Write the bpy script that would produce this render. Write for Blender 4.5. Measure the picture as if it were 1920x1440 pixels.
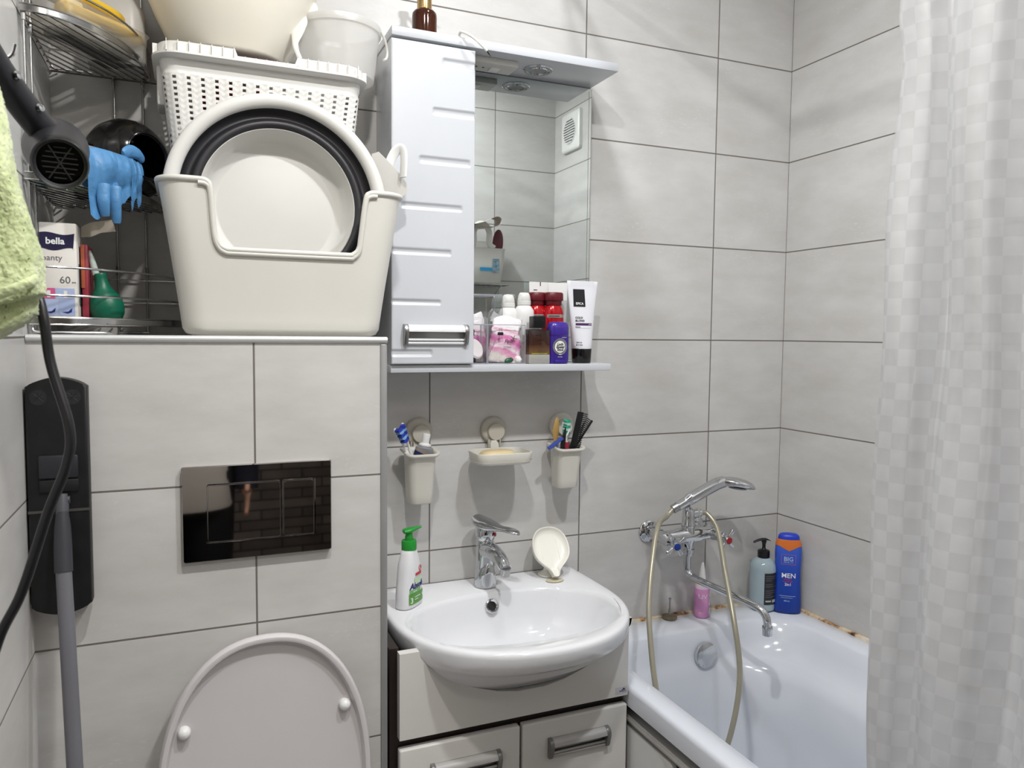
import bpy, bmesh, math, random
from mathutils import Vector, Matrix
from math import sin, cos, pi, radians

random.seed(7)
S = bpy.context.scene
COL = S.collection
for o in list(bpy.data.objects):
    bpy.data.objects.remove(o)

# ------------------------------------------------------------------ camera
FPX = 1423.57
cam_d = bpy.data.cameras.new('camera')
cam = bpy.data.objects.new('camera', cam_d)
COL.objects.link(cam)
cam_d.sensor_fit = 'HORIZONTAL'
cam_d.sensor_width = 36.0
cam_d.lens = FPX / 1920 * 36
cam_d.clip_start = 0.02
cam_d.dof.use_dof = True
cam_d.dof.focus_distance = 1.65
cam_d.dof.aperture_fstop = 9.0
Rv = Vector((0.92011668, -0.39152706, 0.00958444))
Uv = Vector((0.01692082, 0.06419077, 0.99779418))
Fv = Vector((0.39127865, 0.91792489, -0.06568796))
CAM = Vector((-1.32201796, -1.71006052, 1.39222378))
cam.matrix_world = Matrix(((Rv.x, Uv.x, -Fv.x, CAM.x), (Rv.y, Uv.y, -Fv.y, CAM.y), (Rv.z, Uv.z, -Fv.z, CAM.z), (0, 0, 0, 1)))
S.camera = cam

# ------------------------------------------------------------------ world, exposure
w = bpy.data.worlds.new('world')
S.world = w
w.use_nodes = True
w.node_tree.nodes['Background'].inputs[0].default_value = (0.75, 0.8, 0.9, 1)
w.node_tree.nodes['Background'].inputs[1].default_value = 0.02
S.view_settings.view_transform = 'Standard'
S.view_settings.look = 'None'
S.view_settings.gamma = 1.0
S.view_settings.use_curve_mapping = False
S.view_settings.exposure = 0.0
S.cycles.transparent_max_bounces = 48
LAMP_W = 14.8
CEIL = 2.56
LAMPS = [(-0.55, -1.15, 1.05, (0.965, 0.98, 1.0)), (-1.12, -1.15, 0.95, (1.0, 0.975, 0.935)), (-0.65, -0.46, 0.24, (0.95, 0.975, 1.0))]

# ------------------------------------------------------------------ mesh helpers
def V(*a): return Vector(a)
def MB(): return bmesh.new()

def obj(name, bm, mat, parent=None, smooth=True, angle=38):
    bmesh.ops.remove_doubles(bm, verts=bm.verts, dist=1e-6)
    bmesh.ops.recalc_face_normals(bm, faces=bm.faces)
    me = bpy.data.meshes.new(name)
    bm.to_mesh(me); bm.free()
    if mat: me.materials.append(mat)
    if smooth:
        me.shade_smooth()
        me.set_sharp_from_angle(angle=radians(angle))
    o = bpy.data.objects.new(name, me)
    COL.objects.link(o)
    if parent: o.parent = parent
    return o

def tag(o, label=None, cat=None, group=None, kind=None):
    if label: o['label'] = label
    if cat: o['category'] = cat
    if group: o['group'] = group
    if kind: o['kind'] = kind
    return o

def thing(name, label, cat, loc=(0, 0, 0), rot=(0, 0, 0), group=None):
    o = bpy.data.objects.new(name, None)
    o.empty_display_size = 0.05
    COL.objects.link(o)
    o.location = loc; o.rotation_euler = rot
    return tag(o, label, cat, group)

def struct(name, bm, mat, smooth=False):
    o = obj(name, bm, mat, None, smooth)
    o['kind'] = 'structure'
    return o

def merge(bm, tmp, M=None):
    if M is not None: bmesh.ops.transform(tmp, matrix=M, verts=tmp.verts)
    me = bpy.data.meshes.new('t'); tmp.to_mesh(me); tmp.free()
    bm.from_mesh(me); bpy.data.meshes.remove(me)

def box(bm, lo, hi, bev=0, seg=2, M=None):
    t = bmesh.new()
    bmesh.ops.create_cube(t, size=1)
    lo = Vector(lo); hi = Vector(hi)
    for v in t.verts:
        v.co = Vector([lo[i] + (v.co[i] + .5) * (hi[i] - lo[i]) for i in range(3)])
    if bev: bmesh.ops.bevel(t, geom=list(t.edges), offset=bev, segments=seg, affect='EDGES', profile=0.5)
    merge(bm, t, M)

def loft(bm, rings, closed=True, cap0=True, cap1=True, M=None):
    t = bmesh.new() if M is not None else bm
    vs = [[t.verts.new(p) for p in r] for r in rings]
    n = len(rings[0])
    for a, b in zip(vs[:-1], vs[1:]):
        for i in range(n if closed else n - 1):
            j = (i + 1) % n
            try: t.faces.new((a[i], a[j], b[j], b[i]))
            except ValueError: pass
    if closed:
        if cap0: t.faces.new(vs[0][::-1])
        if cap1: t.faces.new(vs[-1])
    if M is not None: merge(bm, t, M)

def lathe(bm, prof, seg=32, c=(0, 0, 0), M=None, cap=True):
    rings = []
    for r, z in prof:
        r = max(r, 1e-5)
        rings.append([(c[0] + r * cos(2 * pi * i / seg), c[1] + r * sin(2 * pi * i / seg), c[2] + z) for i in range(seg)])
    loft(bm, rings, True, cap, cap, M)

def cr(pts, n=8, closed=False):
    pts = [Vector(p) for p in pts]
    out = []
    N = len(pts)
    rng = range(N) if closed else range(N - 1)
    for i in rng:
        if closed: p0, p1, p2, p3 = pts[i - 1], pts[i], pts[(i + 1) % N], pts[(i + 2) % N]
        else: p0, p1, p2, p3 = pts[max(i - 1, 0)], pts[i], pts[i + 1], pts[min(i + 2, N - 1)]
        for k in range(n):
            t = k / n
            out.append(0.5 * ((2 * p1) + (p2 - p0) * t + (2 * p0 - 5 * p1 + 4 * p2 - p3) * t * t + (3 * p1 - p0 - 3 * p2 + p3) * t ** 3))
    if not closed: out.append(pts[-1])
    return out

def tube(bm, path, r, seg=10, closed=False, M=None, sx=1.0, up=None):
    path = [Vector(p) for p in path]
    N = len(path)
    rad = r if isinstance(r, (list, tuple)) else [r] * N
    if len(rad) != N: rad = [rad[min(len(rad) - 1, int(i * len(rad) / N))] for i in range(N)]
    T = []
    for i in range(N):
        if closed: d = path[(i + 1) % N] - path[i - 1]
        else: d = path[min(i + 1, N - 1)] - path[max(i - 1, 0)]
        T.append(d.normalized())
    if up: nrm = Vector(up)
    else: nrm = Vector((0, 0, 1)) if abs(T[0].z) < 0.9 else Vector((1, 0, 0))
    rings = []
    for i in range(N):
        nrm = (nrm - T[i] * nrm.dot(T[i]))
        if nrm.length < 1e-6: nrm = T[i].orthogonal()
        nrm.normalize()
        b = T[i].cross(nrm)
        rings.append([path[i] + rad[i] * (cos(2 * pi * k / seg) * nrm + sx * sin(2 * pi * k / seg) * b) for k in range(seg)])
    if closed:
        rings.append(rings[0])
        loft(bm, rings, True, False, False, M)
    else: loft(bm, rings, True, True, True, M)

def ell(cx, cy, z, a, b, n=40, e=2.0):
    out = []
    for i in range(n):
        t = 2 * pi * i / n
        c, s = cos(t), sin(t)
        out.append((cx + a * math.copysign(abs(c) ** (2 / e), c), cy + b * math.copysign(abs(s) ** (2 / e), s), z))
    return out

def rr(x0, x1, y0, y1, r, k=6, z=0):
    out = []
    for cx, cy, a0 in ((x1 - r, y1 - r, 0), (x0 + r, y1 - r, 90), (x0 + r, y0 + r, 180), (x1 - r, y0 + r, 270)):
        for i in range(k + 1):
            a = radians(a0 + 90 * i / k)
            out.append((cx + r * cos(a), cy + r * sin(a), z))
    return out

def prism(bm, poly, d0, d1, M=None, bev=0):
    """poly in (x, z); extruded along y from d0 to d1"""
    t = bmesh.new()
    a = [t.verts.new((p[0], d0, p[1])) for p in poly]
    b = [t.verts.new((p[0], d1, p[1])) for p in poly]
    f0 = t.faces.new(a); f1 = t.faces.new(b[::-1])
    n = len(poly)
    for i in range(n):
        t.faces.new((a[i], b[i], b[(i + 1) % n], a[(i + 1) % n]))
    if bev:
        ed = [e for e in t.edges if any(f in (f0, f1) for f in e.link_faces)]
        bmesh.ops.bevel(t, geom=ed, offset=bev, segments=2, affect='EDGES', profile=0.5)
    merge(bm, t, M)

def rot_to(d, up=(0, 0, 1)):
    d = Vector(d).normalized()
    return d.to_track_quat('Z', 'Y').to_matrix().to_4x4()

def T(*a): return Matrix.Translation(Vector(a))

FRONT = Matrix(((1, 0, 0, 0), (0, 0, -1, 0), (0, 1, 0, 0), (0, 0, 0, 1)))   # text plane -> facing -y

def text(parent, lines, mat, f=None, name='lettering', ex=0.0003):
    """lines: (string, x, z, size[, align[, shear]]) on a surface y=f(x,z) seen from -y"""
    for L in lines:
        bm = MB()
        s, x, z, size = L[:4]
        al = L[4] if len(L) > 4 else 'LEFT'
        c = bpy.data.curves.new('txt', 'FONT')
        c.body = s; c.size = size; c.align_x = al; c.extrude = ex
        if len(L) > 5: c.shear = L[5]
        if len(L) > 6: c.offset = L[6]
        c.resolution_u = 3
        o = bpy.data.objects.new('txt', c)
        me = bpy.data.meshes.new_from_object(o)
        me.transform(T(x, 0, z) @ FRONT)
        for v in me.vertices:
            if f: v.co.y += f(v.co.x, v.co.z)
        bm.from_mesh(me)
        bpy.data.meshes.remove(me); bpy.data.objects.remove(o); bpy.data.curves.remove(c)
        r = obj(name, bm, mat, parent, smooth=False)
    return r

def patch(bm, poly, f, off=0.0004, thick=0.0004, nx=10):
    """flat label of polygon/rect (x0,x1,z0,z1) wrapped on y=f(x,z)"""
    x0, x1, z0, z1 = poly
    nz = max(2, nx)
    g = [[bm.verts.new((x0 + (x1 - x0) * i / nx, f(x0 + (x1 - x0) * i / nx, z0 + (z1 - z0) * j / nz) - off, z0 + (z1 - z0) * j / nz)) for i in range(nx + 1)] for j in range(nz + 1)]
    for j in range(nz):
        for i in range(nx):
            bm.faces.new((g[j][i], g[j][i + 1], g[j + 1][i + 1], g[j + 1][i]))

# ------------------------------------------------------------------ materials
def s2l(c):
    c = c / 255
    return c / 12.92 if c <= 0.04045 else ((c + 0.055) / 1.055) ** 2.4

def rgb(c): return (s2l(c[0]), s2l(c[1]), s2l(c[2]), 1)

def pm(name, c, rough=0.4, metal=0.0, spec=0.5, trans=0.0, ior=1.45, var=0.04, vs=12.0, bump=0.0, bs=80.0, coat=0.0, sub=0.0, alpha=1.0):
    m = bpy.data.materials.new(name); m.use_nodes = True
    nt = m.node_tree; b = nt.nodes['Principled BSDF']
    col = rgb(c)
    tc = nt.nodes.new('ShaderNodeTexCoord')
    nz = nt.nodes.new('ShaderNodeTexNoise'); nz.inputs['Scale'].default_value = vs; nz.inputs['Detail'].default_value = 4
    nt.links.new(tc.outputs['Object'], nz.inputs['Vector'])
    rp = nt.nodes.new('ShaderNodeValToRGB')
    rp.color_ramp.elements[0].position = 0.3; rp.color_ramp.elements[1].position = 0.7
    rp.color_ramp.elements[0].color = (col[0] * (1 - var), col[1] * (1 - var), col[2] * (1 - var), 1)
    rp.color_ramp.elements[1].color = (min(1, col[0] * (1 + var)), min(1, col[1] * (1 + var)), min(1, col[2] * (1 + var)), 1)
    nt.links.new(nz.outputs['Fac'], rp.inputs['Fac'])
    nt.links.new(rp.outputs['Color'], b.inputs['Base Color'])
    b.inputs['Roughness'].default_value = rough
    b.inputs['Metallic'].default_value = metal
    b.inputs['Specular IOR Level'].default_value = spec
    b.inputs['Transmission Weight'].default_value = trans
    b.inputs['IOR'].default_value = ior
    b.inputs['Coat Weight'].default_value = coat
    b.inputs['Alpha'].default_value = alpha
    if sub:
        b.inputs['Subsurface Weight'].default_value = sub
        b.inputs['Subsurface Radius'].default_value = (0.01, 0.008, 0.006)
    if bump:
        n2 = nt.nodes.new('ShaderNodeTexNoise'); n2.inputs['Scale'].default_value = bs; n2.inputs['Detail'].default_value = 3
        nt.links.new(tc.outputs['Object'], n2.inputs['Vector'])
        bp = nt.nodes.new('ShaderNodeBump'); bp.inputs['Strength'].default_value = bump; bp.inputs['Distance'].default_value = 0.003
        nt.links.new(n2.outputs['Fac'], bp.inputs['Height'])
        nt.links.new(bp.outputs['Normal'], b.inputs['Normal'])
    return m

def math_n(nt, op, a, b=None, c=None):
    n = nt.nodes.new('ShaderNodeMath'); n.operation = op
    for i, x in enumerate((a, b, c)):
        if x is None: continue
        if isinstance(x, (int, float)): n.inputs[i].default_value = x
        else: nt.links.new(x, n.inputs[i])
    return n.outputs[0]

def tile_mat(name, axis, uoff, tw=0.4014, th=0.252, voff=1.38, base=(204, 203, 201), grout=(112, 107, 102)):
    m = bpy.data.materials.new(name); m.use_nodes = True
    nt = m.node_tree; b = nt.nodes['Principled BSDF']; L = nt.links
    tc = nt.nodes.new('ShaderNodeTexCoord')
    sp = nt.nodes.new('ShaderNodeSeparateXYZ'); L.new(tc.outputs['Object'], sp.inputs[0])
    u = math_n(nt, 'DIVIDE', math_n(nt, 'SUBTRACT', sp.outputs[axis], uoff), tw)
    v = math_n(nt, 'DIVIDE', math_n(nt, 'SUBTRACT', sp.outputs['Z'], voff), th)
    fu = math_n(nt, 'FRACT', math_n(nt, 'ADD', u, 20)); fv = math_n(nt, 'FRACT', math_n(nt, 'ADD', v, 20))
    du = math_n(nt, 'MULTIPLY', math_n(nt, 'MINIMUM', fu, math_n(nt, 'SUBTRACT', 1, fu)), tw)
    dv = math_n(nt, 'MULTIPLY', math_n(nt, 'MINIMUM', fv, math_n(nt, 'SUBTRACT', 1, fv)), th)
    d = math_n(nt, 'MINIMUM', du, dv)
    mr = nt.nodes.new('ShaderNodeMapRange'); mr.interpolation_type = 'SMOOTHSTEP'
    mr.inputs['From Min'].default_value = 0.0011; mr.inputs['From Max'].default_value = 0.0021
    L.new(d, mr.inputs['Value'])
    # per tile random
    cb = nt.nodes.new('ShaderNodeCombineXYZ')
    L.new(math_n(nt, 'FLOOR', u), cb.inputs[0]); L.new(math_n(nt, 'FLOOR', v), cb.inputs[1])
    wn = nt.nodes.new('ShaderNodeTexWhiteNoise'); L.new(cb.outputs[0], wn.inputs['Vector'])
    # local coords with per tile shift; streaks run along the tile
    cv = nt.nodes.new('ShaderNodeCombineXYZ')
    L.new(math_n(nt, 'MULTIPLY', u, 1.3), cv.inputs[0]); L.new(math_n(nt, 'MULTIPLY', v, 2.1), cv.inputs[1])
    L.new(math_n(nt, 'MULTIPLY', wn.outputs['Value'], 40), cv.inputs[2])
    n1 = nt.nodes.new('ShaderNodeTexNoise'); n1.inputs['Scale'].default_value = 1.6; n1.inputs['Detail'].default_value = 6; n1.inputs['Roughness'].default_value = 0.62
    L.new(cv.outputs[0], n1.inputs['Vector'])
    n2 = nt.nodes.new('ShaderNodeTexNoise'); n2.inputs['Scale'].default_value = 26; n2.inputs['Detail'].default_value = 6
    L.new(cv.outputs[0], n2.inputs['Vector'])
    n3 = nt.nodes.new('ShaderNodeTexNoise'); n3.inputs['Scale'].default_value = 1.1
    L.new(cv.outputs[0], n3.inputs['Vector'])
    r1 = nt.nodes.new('ShaderNodeValToRGB')
    e = r1.color_ramp.elements
    bc = rgb(base)
    e[0].position = 0.3; e[0].color = (bc[0] * .90, bc[1] * .89, bc[2] * .88, 1)
    e[1].position = 0.68; e[1].color = (bc[0] * 1.06, bc[1] * 1.06, bc[2] * 1.06, 1)
    L.new(n1.outputs['Fac'], r1.inputs['Fac'])
    # pale flecks inside clouds
    sp2 = nt.nodes.new('ShaderNodeMapRange'); sp2.inputs['From Min'].default_value = 0.60; sp2.inputs['From Max'].default_value = 0.70
    L.new(n2.outputs['Fac'], sp2.inputs['Value'])
    sp3 = nt.nodes.new('ShaderNodeMapRange'); sp3.inputs['From Min'].default_value = 0.5; sp3.inputs['From Max'].default_value = 0.68; sp3.inputs['To Max'].default_value = 0.55
    L.new(n3.outputs['Fac'], sp3.inputs['Value'])
    mx = nt.nodes.new('ShaderNodeMixRGB'); mx.inputs['Color2'].default_value = (bc[0] * 1.2, bc[1] * 1.2, bc[2] * 1.2, 1)
    L.new(math_n(nt, 'MULTIPLY', sp2.outputs[0], sp3.outputs[0]), mx.inputs['Fac'])
    L.new(r1.outputs['Color'], mx.inputs['Color1'])
    # warm / cool tint per tile
    hs = nt.nodes.new('ShaderNodeMixRGB'); hs.blend_type = 'MULTIPLY'; hs.inputs['Fac'].default_value = 1
    r2 = nt.nodes.new('ShaderNodeValToRGB'); r2.color_ramp.elements[0].color = (0.95, 0.945, 0.94, 1); r2.color_ramp.elements[1].color = (1, 1, 1, 1)
    L.new(wn.outputs['Value'], r2.inputs['Fac'])
    L.new(mx.outputs[0], hs.inputs['Color1']); L.new(r2.outputs[0], hs.inputs['Color2'])
    gm = nt.nodes.new('ShaderNodeMixRGB'); gm.inputs['Color1'].default_value = rgb(grout)
    L.new(mr.outputs[0], gm.inputs['Fac']); L.new(hs.outputs[0], gm.inputs['Color2'])
    L.new(gm.outputs[0], b.inputs['Base Color'])
    rg = nt.nodes.new('ShaderNodeMapRange'); rg.inputs['To Min'].default_value = 0.8; rg.inputs['To Max'].default_value = 0.34
    L.new(mr.outputs[0], rg.inputs['Value']); L.new(rg.outputs[0], b.inputs['Roughness'])
    b.inputs['Specular IOR Level'].default_value = 0.35
    ad = math_n(nt, 'ADD', mr.outputs[0], math_n(nt, 'MULTIPLY', n2.outputs['Fac'], 0.05))
    bp = nt.nodes.new('ShaderNodeBump'); bp.inputs['Strength'].default_value = 0.5; bp.inputs['Distance'].default_value = 0.0012
    L.new(ad, bp.inputs['Height']); L.new(bp.outputs[0], b.inputs['Normal'])
    return m

def plastic_film(name, c, diff=0.5, transl=0.3, transp=0.15, rough=0.25, gloss=0.05):
    m = bpy.data.materials.new(name); m.use_nodes = True
    nt = m.node_tree; L = nt.links
    nt.nodes.remove(nt.nodes['Principled BSDF'])
    out = nt.nodes['Material Output']
    tc = nt.nodes.new('ShaderNodeTexCoord')
    nz = nt.nodes.new('ShaderNodeTexNoise'); nz.inputs['Scale'].default_value = 14
    L.new(tc.outputs['Object'], nz.inputs['Vector'])
    cm = nt.nodes.new('ShaderNodeMixRGB'); cl = rgb(c)
    cm.inputs['Color1'].default_value = cl; cm.inputs['Color2'].default_value = (cl[0] * .93, cl[1] * .93, cl[2] * .93, 1)
    L.new(nz.outputs['Fac'], cm.inputs['Fac'])
    d = nt.nodes.new('ShaderNodeBsdfDiffuse'); t = nt.nodes.new('ShaderNodeBsdfTranslucent'); p = nt.nodes.new('ShaderNodeBsdfTransparent'); g = nt.nodes.new('ShaderNodeBsdfGlossy')
    L.new(cm.outputs[0], d.inputs[0]); L.new(cm.outputs[0], t.inputs[0])
    g.inputs['Roughness'].default_value = rough
    tot = diff + transl
    m1 = nt.nodes.new('ShaderNodeMixShader'); m1.inputs[0].default_value = transl / tot
    L.new(d.outputs[0], m1.inputs[1]); L.new(t.outputs[0], m1.inputs[2])
    m2 = nt.nodes.new('ShaderNodeMixShader'); m2.inputs[0].default_value = transp / (tot + transp)
    L.new(m1.outputs[0], m2.inputs[1]); L.new(p.outputs[0], m2.inputs[2])
    m3 = nt.nodes.new('ShaderNodeMixShader'); m3.inputs[0].default_value = gloss
    L.new(m2.outputs[0], m3.inputs[1]); L.new(g.outputs[0], m3.inputs[2])
    L.new(m3.outputs[0], out.inputs['Surface'])
    return m

WHITE_GLOSS = pm('white_lacquer', (200, 203, 208), 0.22, spec=0.5, var=0.01)
WHITE_PANEL = pm('white_vanity_paint', (214, 212, 208), 0.3, var=0.012)
CERAMIC = pm('ceramic', (226, 227, 230), 0.08, spec=0.55, var=0.008, coat=0.3)
ACRYL = pm('tub_enamel', (218, 222, 230), 0.12, spec=0.5, var=0.01)
CHROME = pm('chrome', (205, 207, 210), 0.07, 1.0, var=0.02)
CHROME_D = pm('dark_chrome_plate', (158, 154, 151), 0.03, 1.0, var=0.02)
STEEL = pm('brushed_steel', (165, 165, 164), 0.32, 1.0, var=0.05)
WIRE = pm('chromed_wire', (190, 190, 190), 0.16, 1.0, var=0.03)
ALU = pm('aluminium_trim', (214, 215, 215), 0.3, 0.35, var=0.02)
WENGE = pm('wenge_board', (36, 26, 25), 0.45, var=0.15, vs=6)
W_PLA = pm('white_plastic', (214, 212, 205), 0.35, var=0.015, sub=0.0)
W_PLA2 = pm('bright_white_plastic', (228, 228, 226), 0.3, var=0.012)
CREAM = pm('cream_plastic', (232, 227, 214), 0.38, var=0.015)
IVORY = pm('ivory_plastic', (240, 238, 229), 0.3, var=0.01)
SEATW = pm('toilet_white', (203, 199, 200), 0.22, var=0.01)
SILIC = pm('black_silicone', (32, 31, 35), 0.42, var=0.1)
BLACK = pm('black_plastic', (16, 16, 18), 0.4, var=0.12, bump=0.05, bs=60)
BLACK_G = pm('glossy_black_plastic', (14, 13, 13), 0.12, var=0.1)
BLACK_D = pm('dusty_black_plastic', (19, 19, 21), 0.5, var=0.35, vs=40)
GREY_P = pm('grey_pole_plastic', (112, 112, 118), 0.4, 0.2, var=0.04)
MIRROR = pm('mirror_glass', (214, 219, 217), 0.0, 1.0, var=0.0)
RED = pm('red_dot', (165, 20, 30), 0.3)
BLUE = pm('blue_dot', (22, 60, 150), 0.3)
INK = pm('black_ink', (24, 22, 26), 0.5)
GREYINK = pm('grey_ink', (96, 96, 100), 0.5)
WINK = pm('white_ink', (235, 235, 235), 0.5)

# ------------------------------------------------------------------ the room
XL, XR, YE = -1.5565, 0.254, -1.545
BX, BY, BZ = -0.986, -0.321, 1.375     # cistern box: right side, front, top

def slab(name, lo, hi, mat):
    bm = MB(); box(bm, lo, hi); return struct(name, bm, mat)

slab('wall_back', (XL - .1, 0, 0), (XR + .1, .1, CEIL), tile_mat('tiles_back', 'X', 0.0))
slab('wall_right', (XR, YE - .08, 0), (XR + .1, 0, CEIL), tile_mat('tiles_right', 'Y', 0.0))
slab('wall_left', (XL - .1, -1.70, 0), (XL, 0, CEIL), tile_mat('tiles_left', 'Y', -0.6))
slab('wall_front', (-0.62, YE - .08, 0), (XR, YE, CEIL), tile_mat('tiles_front', 'X', -0.045))
slab('wall_cistern', (XL, BY, 0), (BX, 0, BZ), tile_mat('tiles_cistern', 'X', -1.218))
slab('ceiling', (XL - .5, -3.0, CEIL), (XR + .5, .1, CEIL + .1), pm('ceiling_paint', (232, 232, 230), 0.6, var=0.01))
FLOORM = tile_mat('floor_tiles', 'X', 0.1, 0.4014, 0.4014, 0.0, (120, 116, 112))
slab('floor', (XL - .5, -3.0, -.1), (XR + .5, .1, 0), pm('floor_finish', (120, 113, 106), 0.4, var=0.1, vs=3))

def stone_mat():
    m = bpy.data.materials.new('stone_panels'); m.use_nodes = True
    nt = m.node_tree; L = nt.links; b = nt.nodes['Principled BSDF']
    tc = nt.nodes.new('ShaderNodeTexCoord'); mp = nt.nodes.new('ShaderNodeMapping'); mp.inputs['Rotation'].default_value = (radians(-90), 0, 0)
    L.new(tc.outputs['Object'], mp.inputs[0])
    br = nt.nodes.new('ShaderNodeTexBrick')
    br.inputs['Scale'].default_value = 1.0; br.inputs['Brick Width'].default_value = 0.2; br.inputs['Row Height'].default_value = 0.05; br.inputs['Mortar Size'].default_value = 0.004
    br.inputs['Color1'].default_value = rgb((150, 142, 136)); br.inputs['Color2'].default_value = rgb((108, 100, 95)); br.inputs['Mortar'].default_value = rgb((50, 44, 40))
    L.new(mp.outputs[0], br.inputs['Vector'])
    nz = nt.nodes.new('ShaderNodeTexNoise'); nz.inputs['Scale'].default_value = 9; nz.inputs['Detail'].default_value = 6
    L.new(mp.outputs[0], nz.inputs['Vector'])
    mx = nt.nodes.new('ShaderNodeMixRGB'); mx.blend_type = 'MULTIPLY'; mx.inputs[0].default_value = 0.7
    L.new(br.outputs[0], mx.inputs[1]); L.new(nz.outputs[0], mx.inputs[2]); L.new(mx.outputs[0], b.inputs['Base Color'])
    bp = nt.nodes.new('ShaderNodeBump'); bp.inputs['Strength'].default_value = 0.6; bp.inputs['Distance'].default_value = 0.01
    L.new(br.outputs['Fac'], bp.inputs['Height']); bp.invert = True
    L.new(bp.outputs[0], b.inputs['Normal']); b.inputs['Roughness'].default_value = 0.7
    return m
slab('wall_corridor', (XL - .5, -3.0, 0), (XR + .5, -2.9, CEIL), stone_mat())
PLAIN = pm('corridor_paint', (150, 140, 132), 0.7, var=0.04)
slab('wall_corridor_left', (XL - .5, -2.9, 0), (XL - .4, -1.70, CEIL), PLAIN)
slab('wall_corridor_right', (XR + .4, -2.9, 0), (XR + .5, YE - .08, CEIL), PLAIN)
slab('wall_corridor_front', (XL - .4, -1.72, 0), (XL - .1, -1.70, CEIL), PLAIN)
slab('wall_corridor_side', (XR, YE - .10, 0), (XR + .4, YE - .08, CEIL), PLAIN)

# metal edge strips of the cistern box
bm = MB(); tube(bm, [(XL + .001, BY + .0005, BZ + .0035), (BX + .003, BY + .0005, BZ + .0035)], .0062, 12)
box(bm, (XL + .001, BY, BZ), (BX + .003, BY + .02, BZ + .0095), .001)
struct('trim_1', bm, ALU, True)
bm = MB(); box(bm, (BX - .010, BY - .0035, 0.02), (BX + .003, BY + .01, BZ - .003), .003)
struct('trim_2', bm, pm('grey_trim', (150, 150, 150), .35, .3), True)

def caulk_mat():
    m = bpy.data.materials.new('stained_sealant'); m.use_nodes = True
    nt = m.node_tree; L = nt.links; b = nt.nodes['Principled BSDF']
    tc = nt.nodes.new('ShaderNodeTexCoord')
    nz = nt.nodes.new('ShaderNodeTexNoise'); nz.inputs['Scale'].default_value = 16; nz.inputs['Detail'].default_value = 5; nz.inputs['Roughness'].default_value = .65
    L.new(tc.outputs['Object'], nz.inputs['Vector'])
    r = nt.nodes.new('ShaderNodeValToRGB'); e = r.color_ramp.elements
    e[0].position = .34; e[0].color = rgb((48, 34, 24)); e[1].position = .62; e[1].color = rgb((214, 206, 192))
    x = e.new(.43); x.color = rgb((150, 112, 74)); x = e.new(.5); x.color = rgb((205, 186, 156))
    L.new(nz.outputs[0], r.inputs[0]); L.new(r.outputs[0], b.inputs['Base Color']); b.inputs['Roughness'].default_value = .6
    return m
CAULK = caulk_mat()
def bead(name, p0, p1, nrm):
    bm = MB(); n = 60; p0 = Vector(p0); p1 = Vector(p1)
    tube(bm, [p0 + (p1 - p0) * i / n for i in range(n + 1)], [0.0085 + random.uniform(-.002, .0025) for i in range(n + 1)], 8)
    struct(name, bm, CAULK, True)
bead('trim_3', (-0.44, -.003, .621), (XR, -.003, .621), 0)
bead('trim_4', (XR - .003, -.003, .621), (XR - .003, YE, .621), 0)

# ------------------------------------------------------------------ ceiling lamps (the light of the room)
def ceiling_lamp(x, y, k, col, label):
    t = thing('ceiling_light', label, 'lamp', (x, y, CEIL), group=None)
    bm = MB(); lathe(bm, [(.047, 0), (.052, -.002), (.054, -.006), (.048, -.009), (.042, -.008), (.040, -.003), (.040, 0)], 40, cap=False)
    obj('frame', bm, STEEL, t)
    ld = bpy.data.lights.new('lamp_disc', 'AREA'); ld.shape = 'DISK'; ld.size = .078
    ld.energy = LAMP_W * k; ld.color = col
    lo = bpy.data.objects.new('lamp_disc', ld); COL.objects.link(lo); lo.parent = t; lo.location = (0, 0, -.009)
for (x, y, k, cl), lb in zip(LAMPS, ('round ceiling downlight nearest the bathtub and doorway', 'round ceiling downlight above the toilet side of the room', 'round ceiling downlight close to the wash basin wall')):
    ceiling_lamp(x, y, k, cl, lb)
ld = bpy.data.lights.new('corridor_fill', 'AREA'); ld.shape = 'DISK'; ld.size = .3; ld.energy = 13; ld.color = (1, .93, .85)  # added fill light without a fixture, brightens the stone wall the flush plate reflects
lo = bpy.data.objects.new('corridor_fill', ld); COL.objects.link(lo); lo.location = (-.5, -2.3, CEIL - .02)

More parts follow.
